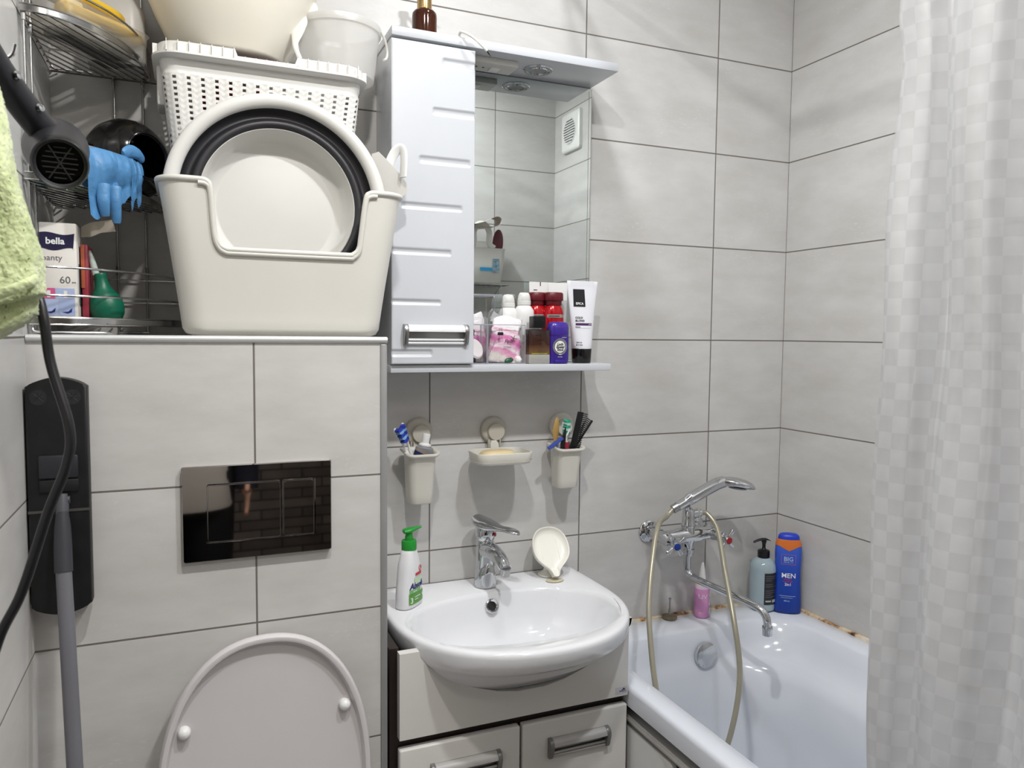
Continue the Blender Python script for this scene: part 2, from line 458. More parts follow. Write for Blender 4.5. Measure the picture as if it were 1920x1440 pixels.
# ================================================================== FIXTURES
# ------------------------------------------------------------------ bathtub
def make_tub():
    X0, X1, Y0, Y1 = -.447, XR - .003, YE + .004, -.006
    t = thing('bathtub', 'white enamelled bathtub along the right wall', 'bathtub', (0, 0, .007))
    bm = MB(); k = 10
    R = lambda a, b, c, d, r, z: rr(a, b, c, d, r, k, z)
    rings = [R(X0, X1, Y0, Y1, .02, .572), R(X0, X1, Y0, Y1, .022, .606), R(X0 + .002, X1 - .002, Y0 + .002, Y1 - .002, .024, .613), R(X0 + .008, X1 - .008, Y0 + .008, Y1 - .008, .028, .617),
             R(X0 + .052, X1 - .056, Y0 + .09, Y1 - .088, .13, .615), R(X0 + .060, X1 - .066, Y0 + .1, Y1 - .096, .135, .606),
             R(X0 + .066, X1 - .078, Y0 + .12, Y1 - .100, .14, .575), R(X0 + .070, X1 - .094, Y0 + .15, Y1 - .104, .15, .545),
             R(X0 + .072, X1 - .118, Y0 + .19, Y1 - .106, .165, .530), R(X0 + .076, X1 - .142, Y0 + .23, Y1 - .109, .18, .520),
             R(X0 + .082, X1 - .160, Y0 + .26, Y1 - .115, .19, .495), R(X0 + .095, X1 - .172, Y0 + .31, Y1 - .125, .19, .40),
             R(X0 + .112, X1 - .190, Y0 + .35, Y1 - .145, .17, .28), R(X0 + .14, X1 - .215, Y0 + .4, Y1 - .185, .15, .225), R(X0 + .2, X1 - .27, Y0 + .5, Y1 - .26, .1, .21)]
    loft(bm, rings, True, False, True)
    # outside of the shell, below the rim
    loft(bm, [R(X0, X1, Y0, Y1, .02, .572), R(X0 + .03, X1 - .02, Y0 + .03, Y1 - .02, .05, .565), R(X0 + .06, X1 - .08, Y0 + .1, Y1 - .06, .16, .45), R(X0 + .1, X1 - .18, Y0 + .3, Y1 - .11, .19, .19), R(X0 + .15, X1 - .2, Y0 + .4, Y1 - .2, .12, .17)], True, False, True)
    bmesh.ops.remove_doubles(bm, verts=bm.verts, dist=1e-5)
    obj('shell', bm, ACRYL, t, angle=60)
    bm = MB()
    M = T(-.080, -.1135, .545) @ Matrix.Rotation(radians(86), 4, 'X')
    lathe(bm, [(.0, .0), (.033, .0), (.0345, .004), (.033, .010), (.027, .0135), (.0, .0145)], 40, M=M)
    obj('overflow_cover', bm, CHROME, t)
    bm = MB(); lathe(bm, [(.0, .211), (.033, .211), (.03, .214), (.0, .214)], 30, (-.14, -.42, 0)); obj('drain', bm, CHROME, t)
    for (x, y) in ((-.33, -.3), (-.33, -1.25), (.02, -.4), (.02, -1.25)):
        bm = MB(); box(bm, (x - .02, y - .02, -.007), (x + .02, y + .02, .24), .003); obj('leg', bm, STEEL, t)
make_tub()

# sliding screen under the tub
t = thing('bath_screen', 'white sliding panel screen below the front rim of the bathtub', 'bath panel', (0, 0, 0))
RAIL = pm('screen_rail', (190, 188, 184), .35, .2, var=.02)
SCR = pm('screen_panel', (206, 206, 204), .3, var=.012)
bm = MB(); box(bm, (-.440, YE + .01, .536), (-.414, -.02, .552), .002); box(bm, (-.4445, YE + .01, .542), (-.440, -.02, .549), .001); obj('rail', bm, RAIL, t)
bm = MB(); box(bm, (-.440, YE + .01, .03), (-.414, -.02, .05), .002); obj('rail', bm, RAIL, t)
for y0, y1, x in ((-.485, -.035, -.440), (-.99, -.500, -.440), (-1.52, -1.0, -.440)):
    bm = MB(); prism(bm, [(p[0], p[1]) for p in rr(y0, y1, .052, .530, .012, 5)], -.0, .012, bev=.003, M=Matrix(((0, 1, 0, x), (1, 0, 0, 0), (0, 0, 1, 0), (0, 0, 0, 1))))
    obj('panel', bm, SCR, t)

# ------------------------------------------------------------------ toilet
def make_toilet():
    cx = -1.205
    t = thing('toilet', 'white toilet with its lid raised against the tiled cistern box', 'toilet', (cx, BY, 0))
    bm = MB()
    def D(a, y0, y1, z, n=44):
        # rounded front, flat back; y measured from box front (negative = to the room)
        out = []
        yc = y0 - a * .9
        for i in range(n):
            th = pi * i / (n - 1)
            out.append((a * cos(th), yc - (yc - y1) * sin(th), z))
        out += [(-a, y0, z), (a, y0, z)]
        return out
    loft(bm, [D(.10, -.004, -.30, .14), D(.15, -.004, -.44, .24), D(.175, -.004, -.52, .36), D(.18, -.004, -.535, .40)], True, True, False)
    loft(bm, [D(.18, -.004, -.535, .40), D(.14, -.10, -.49, .40), D(.12, -.12, -.45, .34), D(.07, -.16, -.32, .24)], True, False, True)
    obj('bowl', bm, CERAMIC, t, angle=50)
    bm = MB(); loft(bm, [D(.178, -.075, -.53, .402), D(.180, -.073, -.535, .412), D(.176, -.075, -.528, .42), D(.125, -.125, -.455, .42), D(.122, -.13, -.45, .402)], True, False, False)
    loft(bm, [D(.178, -.075, -.53, .402), D(.122, -.13, -.45, .402)], True, False, False)
    obj('seat', bm, SEATW, t, angle=50)
    # lid: outline in (x, h), leaning to the wall
    H0, HC, HT = .008, .175, .446
    def outline(ins, n=40):
        a, b = .1795 - ins, HT - HC - ins
        pts = []
        for i in range(n + 1):
            th = pi * i / n
            c, s = cos(th), sin(th)
            pts.append((a * math.copysign(abs(c) ** (2 / 2.25), c), HC + b * abs(s) ** (2 / 2.25)))
        pts.append((-a, HC - .06)); pts.append((-a + .02, H0 + .02 + ins)); pts.append((-a + .035, H0 + ins)); pts.append((a - .035, H0 + ins)); pts.append((a - .02, H0 + .02 + ins)); pts.append((a, HC - .06))
        return pts
    M = T(0, -.048, .418) @ Matrix.Rotation(radians(-4.2), 4, 'X')
    lid = None
    bm = MB()
    rings = []
    for ins, y in ((.02, .0), (.006, -.001), (.001, -.006), (.0, -.013), (.001, -.021), (.004, -.025), (.008, -.0255), (.0115, -.024), (.0135, -.019), (.016, -.0125), (.024, -.0105), (.06, -.010), (.13, -.010)):
        rings.append([(p[0], y, p[1]) for p in outline(ins)])
    loft(bm, rings, True, True, True, M)
    lid = obj('lid', bm, SEATW, t, angle=40)
    for x, h in ((-.1345, .300), (.1335, .300)):
        bm = MB(); lathe(bm, [(.0105, 0), (.0105, .006), (.009, .012), (.005, .0155), (.0, .0165)], 20, M=M @ T(x, -.010, h) @ Matrix.Rotation(radians(90), 4, 'X'))
        obj('bumper', bm, W_PLA2, lid)
    bm = MB(); tube(bm, [(-.09, -.05, .416), (.09, -.05, .416)], .012, 16); obj('hinge', bm, STEEL, t)
make_toilet()

# ------------------------------------------------------------------ flush plate
t = thing('flush_plate', 'shiny dark chrome flush plate with two buttons on the tiled box', 'flush plate', (-1.2125, BY, 1.0805))
def plate_ring(x0, x1, z0, z1, d, ins): return [(p[0], -d, p[1]) for p in rr(x0 + ins, x1 - ins, z0 + ins, z1 - ins, .003, 3)]
bm = MB()
loft(bm, [plate_ring(-.1245, .1245, -.0825, .0825, 0, .001), plate_ring(-.1245, .1245, -.0825, .0825, .009, 0), plate_ring(-.1245, .1245, -.0825, .0825, .0115, .0015)], True, True, False)
# face with rectangular opening
loft(bm, [plate_ring(-.1245, .1245, -.0825, .0825, .0115, .0015), plate_ring(-.087, .096, -.0515, .0515, .0115, 0), plate_ring(-.087, .096, -.0515, .0515, .006, 0)], True, False, True)
obj('frame', bm, CHROME_D, t, angle=25)
RIMC = pm('bright_chrome_edge', (205, 205, 205), .12, 1.0)
for x0, x1 in ((-.0845, .0355), (.0405, .0935)):
    bm = MB(); loft(bm, [plate_ring(x0, x1, -.049, .049, .006, 0), plate_ring(x0, x1, -.049, .049, .0112, 0), plate_ring(x0, x1, -.049, .049, .0122, .0012)], True, True, True)
    b = obj('button', bm, CHROME_D, t, angle=25)
    bm = MB(); tube(bm, [(p[0], p[1] - .0002, p[2]) for p in plate_ring(x0, x1, -.049, .049, .0118, .0002)], .0007, 6, closed=True); obj('button_edge', bm, RIMC, b)

# ------------------------------------------------------------------ vanity cabinet
t = thing('vanity_cabinet', 'white two door washbasin cabinet with dark brown carcass', 'bathroom cabinet', (-.705, 0, 0))
VX = .705
bm = MB(); box(bm, (-.976 + VX, -.309, .08), (-.455 + VX, -.001, .60)); 
box(bm, (-.976 + VX, -.309, .60), (-.958 + VX, -.001, .784)); box(bm, (-.473 + VX, -.309, .60), (-.455 + VX, -.001, .645)); box(bm, (-.976 + VX, -.25, 0), (-.455 + VX, -.03, .08))
obj('carcass', bm, WENGE, t, smooth=False)
bm = MB()
xl, xr_, xc = -.961 + VX, -.4515 + VX, -.683 + VX
notch = [(xl, .608), (xr_, .608), (xr_, .779), (xc + .239, .779), (xc + .236, .765), (xc + .222, .748), (xc + .201, .729), (xc + .164, .703), (xc + .121, .686), (xc + .076, .671), (xc + .03, .663),
         (xc - .03, .663), (xc - .076, .671), (xc - .121, .686), (xc - .164, .703), (xc - .201, .729), (xc - .222, .748), (xc - .236, .765), (xc - .239, .779), (xl, .779)]
prism(bm, notch, -.329, -.310)
fa = obj('fascia', bm, WHITE_PANEL, t)
bm = MB(); box(bm, (-.482 + VX, -.3296, .614), (-.4535 + VX, -.3288, .629)); st = obj('sticker', bm, pm('sticker_paper', (196, 196, 200), .3), fa, smooth=False)
bm = MB(); prism(bm, [(-.468 + VX, .621), (-.462 + VX, .6265), (-.4565 + VX, .6205), (-.460 + VX, .622)], -.3300, -.3297); prism(bm, [(-.474 + VX, .619), (-.456 + VX, .618), (-.456 + VX, .619), (-.472 + VX, .6205)], -.3300, -.3297); obj('logo', bm, pm('logo_ink', (52, 48, 96), .5), st, smooth=False)

def handle(parent, x0, x1, z0, z1, y, mat_bar, mat_end):
    h = MB()
    box(h, (x0 + .008, y - .002, z0), (x1 - .008, y + .0005, z1), .0005)
    b = obj('handle', h, STEEL, parent)
    h = MB(); zt = z1 - (z1 - z0) * .36
    # overhanging top grip, curved
    prof = [(y, z1), (y - .006, z1 - .0005), (y - .012, z1 - .004), (y - .015, z1 - .009), (y - .0155, zt), (y - .0135, zt), (y - .012, z1 - .008), (y - .008, z1 - .004), (y, z1 - .003)]
    prism(h, [(p[0], p[1]) for p in prof], x0 + .008, x1 - .008, M=Matrix(((0, 1, 0, 0), (1, 0, 0, 0), (0, 0, 1, 0), (0, 0, 0, 1))))
    obj('grip', h, mat_bar, b)
    h = MB(); tube(h, [(x0 + .008, y - .005, z0 + .010), (x1 - .008, y - .005, z0 + .010)], .0028, 10); tube(h, [(x0 + .008, y - .004, z0 + .003), (x1 - .008, y - .004, z0 + .003)], .003, 10); obj('lower_bar', h, mat_bar, b)
    for xa in (x0, x1 - .009):
        h = MB()
        prof = [(y, z0 - .001), (y - .009, z0), (y - .012, z0 + .006), (y - .0175, zt), (y - .0165, z1 - .008), (y - .013, z1 - .002), (y - .006, z1 + .001), (y, z1 + .001)]
        prism(h, prof, xa, xa + .009, M=Matrix(((0, 1, 0, 0), (1, 0, 0, 0), (0, 0, 1, 0), (0, 0, 0, 1))), bev=.0008)
        obj('end_cap', h, mat_end, b)
BAR = pm('handle_bar', (180, 178, 176), .5, .15); ENDC = pm('handle_end_cap', (128, 127, 126), .35, .5)
for x0, x1, hx0, hx1 in ((-.961, -.707, -.9, -.752), (-.7015, -.4515, -.6445, -.5)):
    bm = MB(); box(bm, (x0 + VX, -.329, .10), (x1 + VX, -.310, .588), .004, 3)
    d = obj('door', bm, WHITE_PANEL, t)
    handle(d, hx0 + VX, hx1 + VX, .508, .549, -.3288, BAR, ENDC)

# ------------------------------------------------------------------ wash basin
def basin_outline(sx, sy, z, ins=0, yb=-.002, n=48):
    """x about centre -.683"""
    a = .2625 * sx - ins; yf = -.458 * sy + ins; yc = -.19
    out = []
    for i in range(n + 1):
        th = pi * i / n
        c, s = cos(th), sin(th)
        out.append((a * math.copysign(abs(c) ** (2 / 2.2), c), yc + (yf - yc) * abs(s) ** (2 / 2.2), z))
    ab = a - .002
    out += [(-a, yc * .6, z), (-ab, yb - .012, z), (-ab + .006, yb - .003, z), (-ab + .016, yb, z)]
    for i in range(1, 8): out.append((-ab + .016 + (2 * ab - .032) * i / 8, yb, z))
    out += [(ab - .016, yb, z), (ab - .006, yb - .003, z), (ab, yb - .012, z), (a, yc * .6, z)]
    return out
def make_basin():
    t = thing('wash_basin', 'white ceramic wash basin with bowed front on the vanity cabinet', 'wash basin', (-.683, 0, 0))
    N = 48
    bm = MB()
    O = basin_outline
    def inner(s, z, dy=0):
        # ring with same vertex count, mapped by angle of the outline
        ref = O(1, 1, 0)
        out = []
        for p in ref:
            th = math.atan2((p[1] + .25) / .2, p[0] / .26)
            c, s_ = cos(th), sin(th)
            e = 2.35
            out.append((.2315 * s * math.copysign(abs(c) ** (2 / e), c), -.252 + dy + .146 * s * math.copysign(abs(s_) ** (2 / e), s_), z))
        return out
    loft(bm, [O(.60, .62, .655), O(.80, .72, .672), O(.90, .80, .70), O(.955, .885, .728), O(.968, .93, .742), O(.984, .968, .751), O(.992, .982, .758), O(.997, .993, .770), O(1, 1, .785), O(1, 1, .791, .0005), O(1, 1, .7955, .003), O(1, 1, .7975, .008),
              O(1, 1, .7965, .018), inner(1.03, .7955), inner(1.005, .793), inner(.985, .785), inner(.955, .765), inner(.90, .735, .004), inner(.80, .705, .008), inner(.62, .685, .012), inner(.35, .675, .02), inner(.1, .672, .025)], True, True, True)
    obj('basin', bm, CERAMIC, t, angle=70)
    bm = MB(); M = T(-.004, -.1135, .7645) @ Matrix.Rotation(radians(62), 4, 'X') @ Matrix.Scale(1.18, 4)
    lathe(bm, [(.0085, -.004), (.0085, .003), (.0105, .005), (.013, .0045), (.0145, .002), (.0145, -.004)], 32, M=M, cap=False)
    ov = obj('overflow_ring', bm, CHROME, t)
    bm = MB(); lathe(bm, [(.0086, -.004), (.0086, .0030), (0, .0030)], 24, M=M); obj('overflow_hole', bm, pm('dark_hole', (12, 10, 8), .6), ov)
    bm = MB(); lathe(bm, [(.031, .673), (.03, .6755), (.02, .677), (.0, .676)], 32, (0, -.227, 0)); obj('drain', bm, CHROME, t)
make_basin()

# ------------------------------------------------------------------ basin faucet
def make_faucet():
    t = thing('basin_faucet', 'chrome single lever faucet standing on the wash basin', 'faucet', (-.684, -.060, .797))
    bm = MB()
    lathe(bm, [(.0275, 0), (.0275, .003), (.0255, .006), (.024, .02), (.0232, .05), (.0228, .075), (.0225, .095), (.0222, .105), (.0205, .109), (.02, .112)], 40)
    # shield shaped front swelling
    rings = []
    for z, a, b in ((.002, .027, .030), (.012, .0262, .0302), (.03, .0245, .0295), (.045, .021, .0285), (.055, .014, .0265), (.060, .004, .0235)):
        rings.append([(a * sin(th), -b * max(0, cos(th)) - .0005, z) for th in [radians(-88 + 176 * i / 16) for i in range(17)]])
    loft(bm, rings, closed=False)
    obj('body', bm, CHROME, t)
    bm = MB()
    ax = Vector((.12, -1, 0)).normalized()
    path = cr([ax * -.002 + V(0, 0, .086), ax * .03 + V(0, 0, .090), ax * .060 + V(0, 0, .086), ax * .083 + V(0, 0, .077), ax * .099 + V(0, 0, .066)], 6)
    tube(bm, path, [.0215 - .0075 * i / (len(path) - 1) for i in range(len(path))], 24, up=(0, 0, 1))
    sp = obj('spout', bm, CHROME, t)
    bm = MB(); e = ax * .0985 + V(0, 0, .067)
    lathe(bm, [(.0125, .002), (.0125, -.004), (.0118, -.005), (.0118, -.0165), (.009, -.0165), (.008, -.012)], 28, M=T(*e) @ Matrix.Rotation(radians(14), 4, 'X'))
    obj('aerator', bm, STEEL, sp)
    # cartridge cap and lever
    bm = MB(); lathe(bm, [(.0205, .110), (.0225, .113), (.0235, .122), (.0240, .132), (.0225, .140), (.0, .142)], 36); obj('cartridge_cap', bm, CHROME, t)
    bm = MB()
    lx = Vector((.50, -1, 0)).normalized(); side = Vector((-lx.y, lx.x, 0))
    secs = [(-.031, .006, .159, .004), (-.027, .020, .157, .009), (-.018, .0265, .151, .013), (0, .0285, .147, .013), (.018, .026, .1445, .011), (.034, .019, .1435, .008), (.05, .0145, .1440, .006), (.066, .0145, .1450, .0058), (.082, .0150, .1445, .006), (.096, .012, .1425, .0055), (.103, .005, .1405, .003)]
    rings = []
    for s, wd, z, h in secs:
        c = lx * s + V(0, 0, z)
        rings.append([c + side * (wd * cos(a)) + V(0, 0, h * sin(a)) for a in [2 * pi * i / 20 for i in range(20)]])
    loft(bm, rings)
    lv = obj('lever', bm, CHROME, t)
    bm = MB(); M = T(.017, -.0195, .125) @ rot_to((.62, -.8, .1)); lathe(bm, [(.0, .0), (.0052, .0), (.0048, .0012), (0, .0014)], 20, M=M)
    obj('temperature_dot', bm, RED, lv)
make_faucet()

# ------------------------------------------------------------------ bath mixer with hand shower holder
MX, MY, MZ = -.115, -.075, .866
def make_mixer():
    t = thing('bath_mixer_tap', 'chrome two handle bath mixer tap with long swivel spout', 'faucet', (MX, 0, MZ))
    y = MY
    bm = MB()
    tube(bm, [(-.075, y, 0), (-.055, y, 0), (-.04, y, 0), (-.03, y, 0), (.03, y, 0), (.04, y, 0), (.055, y, 0), (.075, y, 0)], [.0175, .0175, .019, .021, .021, .019, .0175, .0175], 24)
    lathe(bm, [(.016, -.052), (.016, -.045), (.018, -.043), (.018, -.036), (.0155, -.034), (.0155, -.02), (.019, -.012), (.021, 0), (.019, .014), (.017, .022), (.0195, .026), (.0195, .03), (.017, .034), (.0165, .05), (.0155, .066), (.011, .072), (0, .073)], 30, (0, y, 0))
    tube(bm, [(0, y, .056), (.02, y - .003, .058), (.034, y - .004, .058)], [.0115, .0115, .0115], 20)
    tube(bm, [(.022, y - .003, .058), (.026, y - .003, .058), (.03, y - .004, .058)], .0135, 6)
    obj('body', bm, CHROME, t)
    for sx in (-1, 1):
        x = .075 * sx
        bm = MB(); M = T(x, 0, 0) @ Matrix.Rotation(radians(90), 4, 'X')
        lathe(bm, [(.03, .0005), (.03, .005), (.026, .009), (.019, .011), (.0165, .013), (.0165, .02)], 36, M=M); obj('wall_flange', bm, CHROME, t)
        bm = MB(); lathe(bm, [(.0135, .012), (.0135, .045)], 20, M=M); lathe(bm, [(.0185, .036), (.0185, .056), (.016, .058)], 6, M=M); lathe(bm, [(.015, .056), (.0165, .07), (.0165, .085)], 24, M=M); obj('union', bm, CHROME, t)
        # valve stem and four spoke handle, pointing out and slightly down
        d = Vector((.10 * sx, -.96, -.10)).normalized()
        Mh = T(x, y - .010, 0) @ rot_to(d)
        bm = MB(); lathe(bm, [(.0165, 0), (.0165, .006), (.014, .010), (.0135, .026), (.0155, .027), (.0155, .031), (.009, .034), (.008, .046)], 24, M=Mh)
        va = obj('valve', bm, CHROME, t)
        bm = MB(); lathe(bm, [(.0105, .040), (.0115, .044), (.0115, .054), (.0095, .058), (0, .058)], 24, M=Mh)
        rz = radians(38 if sx < 0 else 50)
        for q in range(4):
            a = rz + q * pi / 2
            dv = Vector((cos(a), sin(a), 0))
            p = [dv * r + V(0, 0, .049) for r in (.006, .013, .019, .025, .029, .031)]
            tube(bm, p, [.0045, .0042, .0052, .0072, .0076, .005], 14, M=Mh)
        h = obj('cross_handle', bm, CHROME, va)
        bm = MB(); lathe(bm, [(.0092, .0575), (.0092, .0595), (.007, .0608), (0, .0612)], 24, M=Mh); obj('index_dot', bm, BLUE if sx < 0 else RED, h)
    # spout: down, then out into the room, then down again
    bm = MB()
    p = cr([(.0, y, -.048), (0, y, -.080), (.001, y - .003, -.097), (.006, y - .02, -.109), (.014, y - .055, -.113), (.032, y - .125, -.120), (.049, y - .200, -.127), (.056, y - .223, -.134), (.060, y - .236, -.150), (.061, y - .239, -.172)], 8)
    tube(bm, p, .0095, 18, up=(1, 0, 0))
    lathe(bm, [(.013, -.055), (.013, -.045)], 20, (0, y, 0))
    s = obj('spout', bm, CHROME, t)
    bm = MB(); lathe(bm, [(.0115, -.168), (.0125, -.170), (.0125, -.176), (.0115, -.178), (.0115, -.190), (.008, -.190)], 24, (.061, y - .239, 0)); obj('aerator', bm, CHROME, s)
    # cradle on top
    bm = MB(); tube(bm, [(-.004, y - .004, .068), (-.014, y - .010, .083)], [.009, .010], 14)
    obj('shower_cradle', bm, CHROME, t)
make_mixer()

def make_shower():
    t = thing('hand_shower', 'chrome hand shower lying on the cradle above the bath mixer tap', 'shower', (MX - .014, MY - .012, MZ + .0955))
    d = Vector((.86, -.12, .44)).normalized()
    bm = MB()
    P = lambda s, dz=0: d * s + V(0, 0, dz)
    path = cr([P(-.030), P(0), P(.04), P(.08, -.001), P(.10, -.003), P(.118, -.0075)], 5)
    n = len(path)
    tube(bm, path, [(.0130 if i < n * .22 else .0150 + .0015 * sin(i / n * 3)) for i in range(n)], 22)
    obj('grip', bm, CHROME, t)
    bm = MB(); tube(bm, [P(-.047), P(-.046), P(-.020), P(-.019)], [.009, .0115, .0118, .0105], 22); obj('hose_nut', bm, STEEL, t)
    hc = P(.118, -.0075)
    bm = MB()
    ax = Vector((.93, -.30, -.10)).normalized(); up = Vector((.10, .0, .99)); up = (up - ax * up.dot(ax)).normalized(); sd = ax.cross(up)
    rings = []
    for s, wd, h, dz in ((-.016, .011, .0115, 0), (0, .017, .0135, 0), (.018, .026, .0155, .0), (.038, .031, .016, -.001), (.058, .030, .0145, -.003), (.074, .024, .011, -.006), (.084, .013, .006, -.009), (.086, .006, .003, -.010)):
        c = hc + ax * s + up * dz
        rings.append([c + sd * (wd * cos(a)) + up * (h * (sin(a) if sin(a) > 0 else .75 * sin(a))) for a in [2 * pi * i / 28 for i in range(28)]])
    loft(bm, rings)
    obj('head', bm, CHROME, t)
    bm = MB(); M = Matrix.Translation(hc + ax * .040 - up * .0128) @ rot_to(-up); lathe(bm, [(.024, -.002), (.024, .001), (.022, .002), (0, .002)], 30, M=M); obj('spray_face', bm, GREY_P, t)
make_shower()
t = None
HOSE = pm('aged_hose', (170, 165, 147), .28, .35, var=.05)
sp0 = V(MX - .014, MY - .012, MZ + .0955) + Vector((.86, -.12, .44)).normalized() * -.046
bm = MB()
pth = cr([sp0, sp0 + V(-.022, -.004, -.016), (-.243, -.125, .915), (-.292, -.175, .845), (-.332, -.225, .75), (-.352, -.27, .66), (-.357, -.295, .60), (-.345, -.31, .50), (-.31, -.32, .42), (-.26, -.335, .385), (-.208, -.345, .415), (-.168, -.340, .50), (-.138, -.320, .60), (-.128, -.285, .70), (-.095, -.205, .80), (-.058, -.125, .885), (-.062, -.088, .920), (MX + .040, MY - .004, MZ + .058)], 10)
tube(bm, pth, .0066, 14)
tag(obj('shower_hose', bm, HOSE, None), 'yellowed shower hose looping from hand shower down into bathtub', 'hose')

# ------------------------------------------------------------------ shower curtain
def curtain_mat():
    m = bpy.data.materials.new('pearl_film_with_cube_relief'); m.use_nodes = True
    nt = m.node_tree; L = nt.links
    nt.nodes.remove(nt.nodes['Principled BSDF']); out = nt.nodes['Material Output']
    uv = nt.nodes.new('ShaderNodeUVMap'); sp = nt.nodes.new('ShaderNodeSeparateXYZ'); L.new(uv.outputs[0], sp.inputs[0])
    cs = .0212
    u = math_n(nt, 'DIVIDE', sp.outputs[0], cs); v = math_n(nt, 'DIVIDE', sp.outputs[1], cs)
    fu = math_n(nt, 'FRACT', u); fv = math_n(nt, 'FRACT', v)
    ck = math_n(nt, 'FRACT', math_n(nt, 'MULTIPLY', math_n(nt, 'ADD', math_n(nt, 'FLOOR', u), math_n(nt, 'FLOOR', v)), .5))
    ck = math_n(nt, 'MULTIPLY', ck, 2)
    # pillow / prism relief inside each cell
    pil = math_n(nt, 'MULTIPLY', math_n(nt, 'SINE', math_n(nt, 'MULTIPLY', fu, pi)), math_n(nt, 'SINE', math_n(nt, 'MULTIPLY', fv, pi)))
    sgn = math_n(nt, 'SUBTRACT', math_n(nt, 'MULTIPLY', ck, 2), 1)
    ramp = math_n(nt, 'MULTIPLY', fu, .0)
    ramp = math_n(nt, 'ADD', math_n(nt, 'MULTIPLY', fu, .55), math_n(nt, 'MULTIPLY', fv, -.75))
    h = math_n(nt, 'ADD', math_n(nt, 'MULTIPLY', pil, math_n(nt, 'MULTIPLY', sgn, .35)), math_n(nt, 'MULTIPLY', ramp, ck))
    bp = nt.nodes.new('ShaderNodeBump'); bp.inputs['Strength'].default_value = .21; bp.inputs['Distance'].default_value = .0022
    L.new(h, bp.inputs['Height'])
    cm = nt.nodes.new('ShaderNodeMixRGB'); cm.inputs['Color1'].default_value = rgb((224, 225, 228)); cm.inputs['Color2'].default_value = rgb((230, 231, 234)); L.new(ck, cm.inputs['Fac'])
    d = nt.nodes.new('ShaderNodeBsdfDiffuse'); tr = nt.nodes.new('ShaderNodeBsdfTranslucent'); tp = nt.nodes.new('ShaderNodeBsdfTransparent'); g = nt.nodes.new('ShaderNodeBsdfGlossy')
    g.inputs['Roughness'].default_value = .24
    for n in (d, tr): L.new(cm.outputs[0], n.inputs[0]); L.new(bp.outputs[0], n.inputs['Normal'])
    L.new(bp.outputs[0], g.inputs['Normal'])
    m1 = nt.nodes.new('ShaderNodeMixShader'); m1.inputs[0].default_value = .5
    L.new(d.outputs[0], m1.inputs[1]); L.new(tr.outputs[0], m1.inputs[2])
    m2 = nt.nodes.new('ShaderNodeMixShader'); L.new(math_n(nt, 'SUBTRACT', .085, math_n(nt, 'MULTIPLY', ck, .03)), m2.inputs[0])
    L.new(m1.outputs[0], m2.inputs[1]); L.new(tp.outputs[0], m2.inputs[2])
    m3 = nt.nodes.new('ShaderNodeMixShader'); m3.inputs[0].default_value = .15
    L.new(m2.outputs[0], m3.inputs[1]); L.new(g.outputs[0], m3.inputs[2])
    L.new(m3.outputs[0], out.inputs['Surface'])
    return m
def make_curtain():
    t = thing('shower_curtain', 'translucent white shower curtain with raised square pattern at the tub side', 'shower curtain', (-.48, -1.2, 0))
    plan = [(-.474, -.958), (-.496, -.980), (-.500, -1.000), (-.492, -1.028), (-.470, -1.052), (-.486, -1.066), (-.506, -1.080), (-.514, -1.105), (-.505, -1.135), (-.478, -1.160), (-.490, -1.180), (-.514, -1.205), (-.510, -1.24), (-.478, -1.27), (-.500, -1.30), (-.516, -1.33), (-.48, -1.38), (-.512, -1.43), (-.48, -1.48), (-.50, -1.52)]
    c = cr([(p[0], p[1], 0) for p in plan], 10)
    s = [0]
    for a, b in zip(c[:-1], c[1:]): s.append(s[-1] + (b - a).length)
    Z0, Z1, nz = .30, 2.26, 150
    me = bpy.data.meshes.new('film'); bm = bmesh.new(); uvl = bm.loops.layers.uv.new('UVMap')
    g = []
    for j in range(nz + 1):
        z = Z0 + (Z1 - Z0) * j / nz
        row = []
        for i, p in enumerate(c):
            e = math.exp(-s[i] / .05)
            wob = .010 * sin(z * 4.1 + s[i] * 9) + .004 * sin(z * 11 + s[i] * 31)
            dy = e * (-.026 - .028 * (1.45 - z) + .006 * sin(z * 5.5 + .4) + .012 * sin((z - 1.75) * 38) * math.exp(-((z - 1.82) / .07) ** 2) + .006 * sin(z * 17))
            row.append(bm.verts.new((p.x + .48 + wob, p.y + 1.2 + dy + .004 * sin(z * 7 + s[i] * 14), z)))
        g.append(row)
    for j in range(nz):
        for i in range(len(c) - 1):
            f = bm.faces.new((g[j][i], g[j][i + 1], g[j + 1][i + 1], g[j + 1][i]))
            for l, (a, b) in zip(f.loops, ((i, j), (i + 1, j), (i + 1, j + 1), (i, j + 1))):
                l[uvl].uv = (s[a], Z0 + (Z1 - Z0) * b / nz)
    bm.to_mesh(me); bm.free(); me.materials.append(curtain_mat()); me.shade_smooth()
    o = bpy.data.objects.new('film', me); COL.objects.link(o); o.parent = t
    for i in range(9):
        bm = MB(); y = -.985 - i * .065; tube(bm, [(0.0 + .022 * cos(a), y + 1.2, 2.276 + .022 * sin(a)) for a in [2 * pi * k / 20 for k in range(20)]], .0022, 8, closed=True)
        obj('hook_ring', bm, W_PLA2, t)
make_curtain()
bm = MB(); tube(bm, [(-.48, -.002, 2.288), (-.48, YE + .002, 2.288)], .0105, 16)
tag(obj('curtain_rod', bm, ALU), 'straight rod above the bathtub that carries the shower curtain', 'curtain rod')

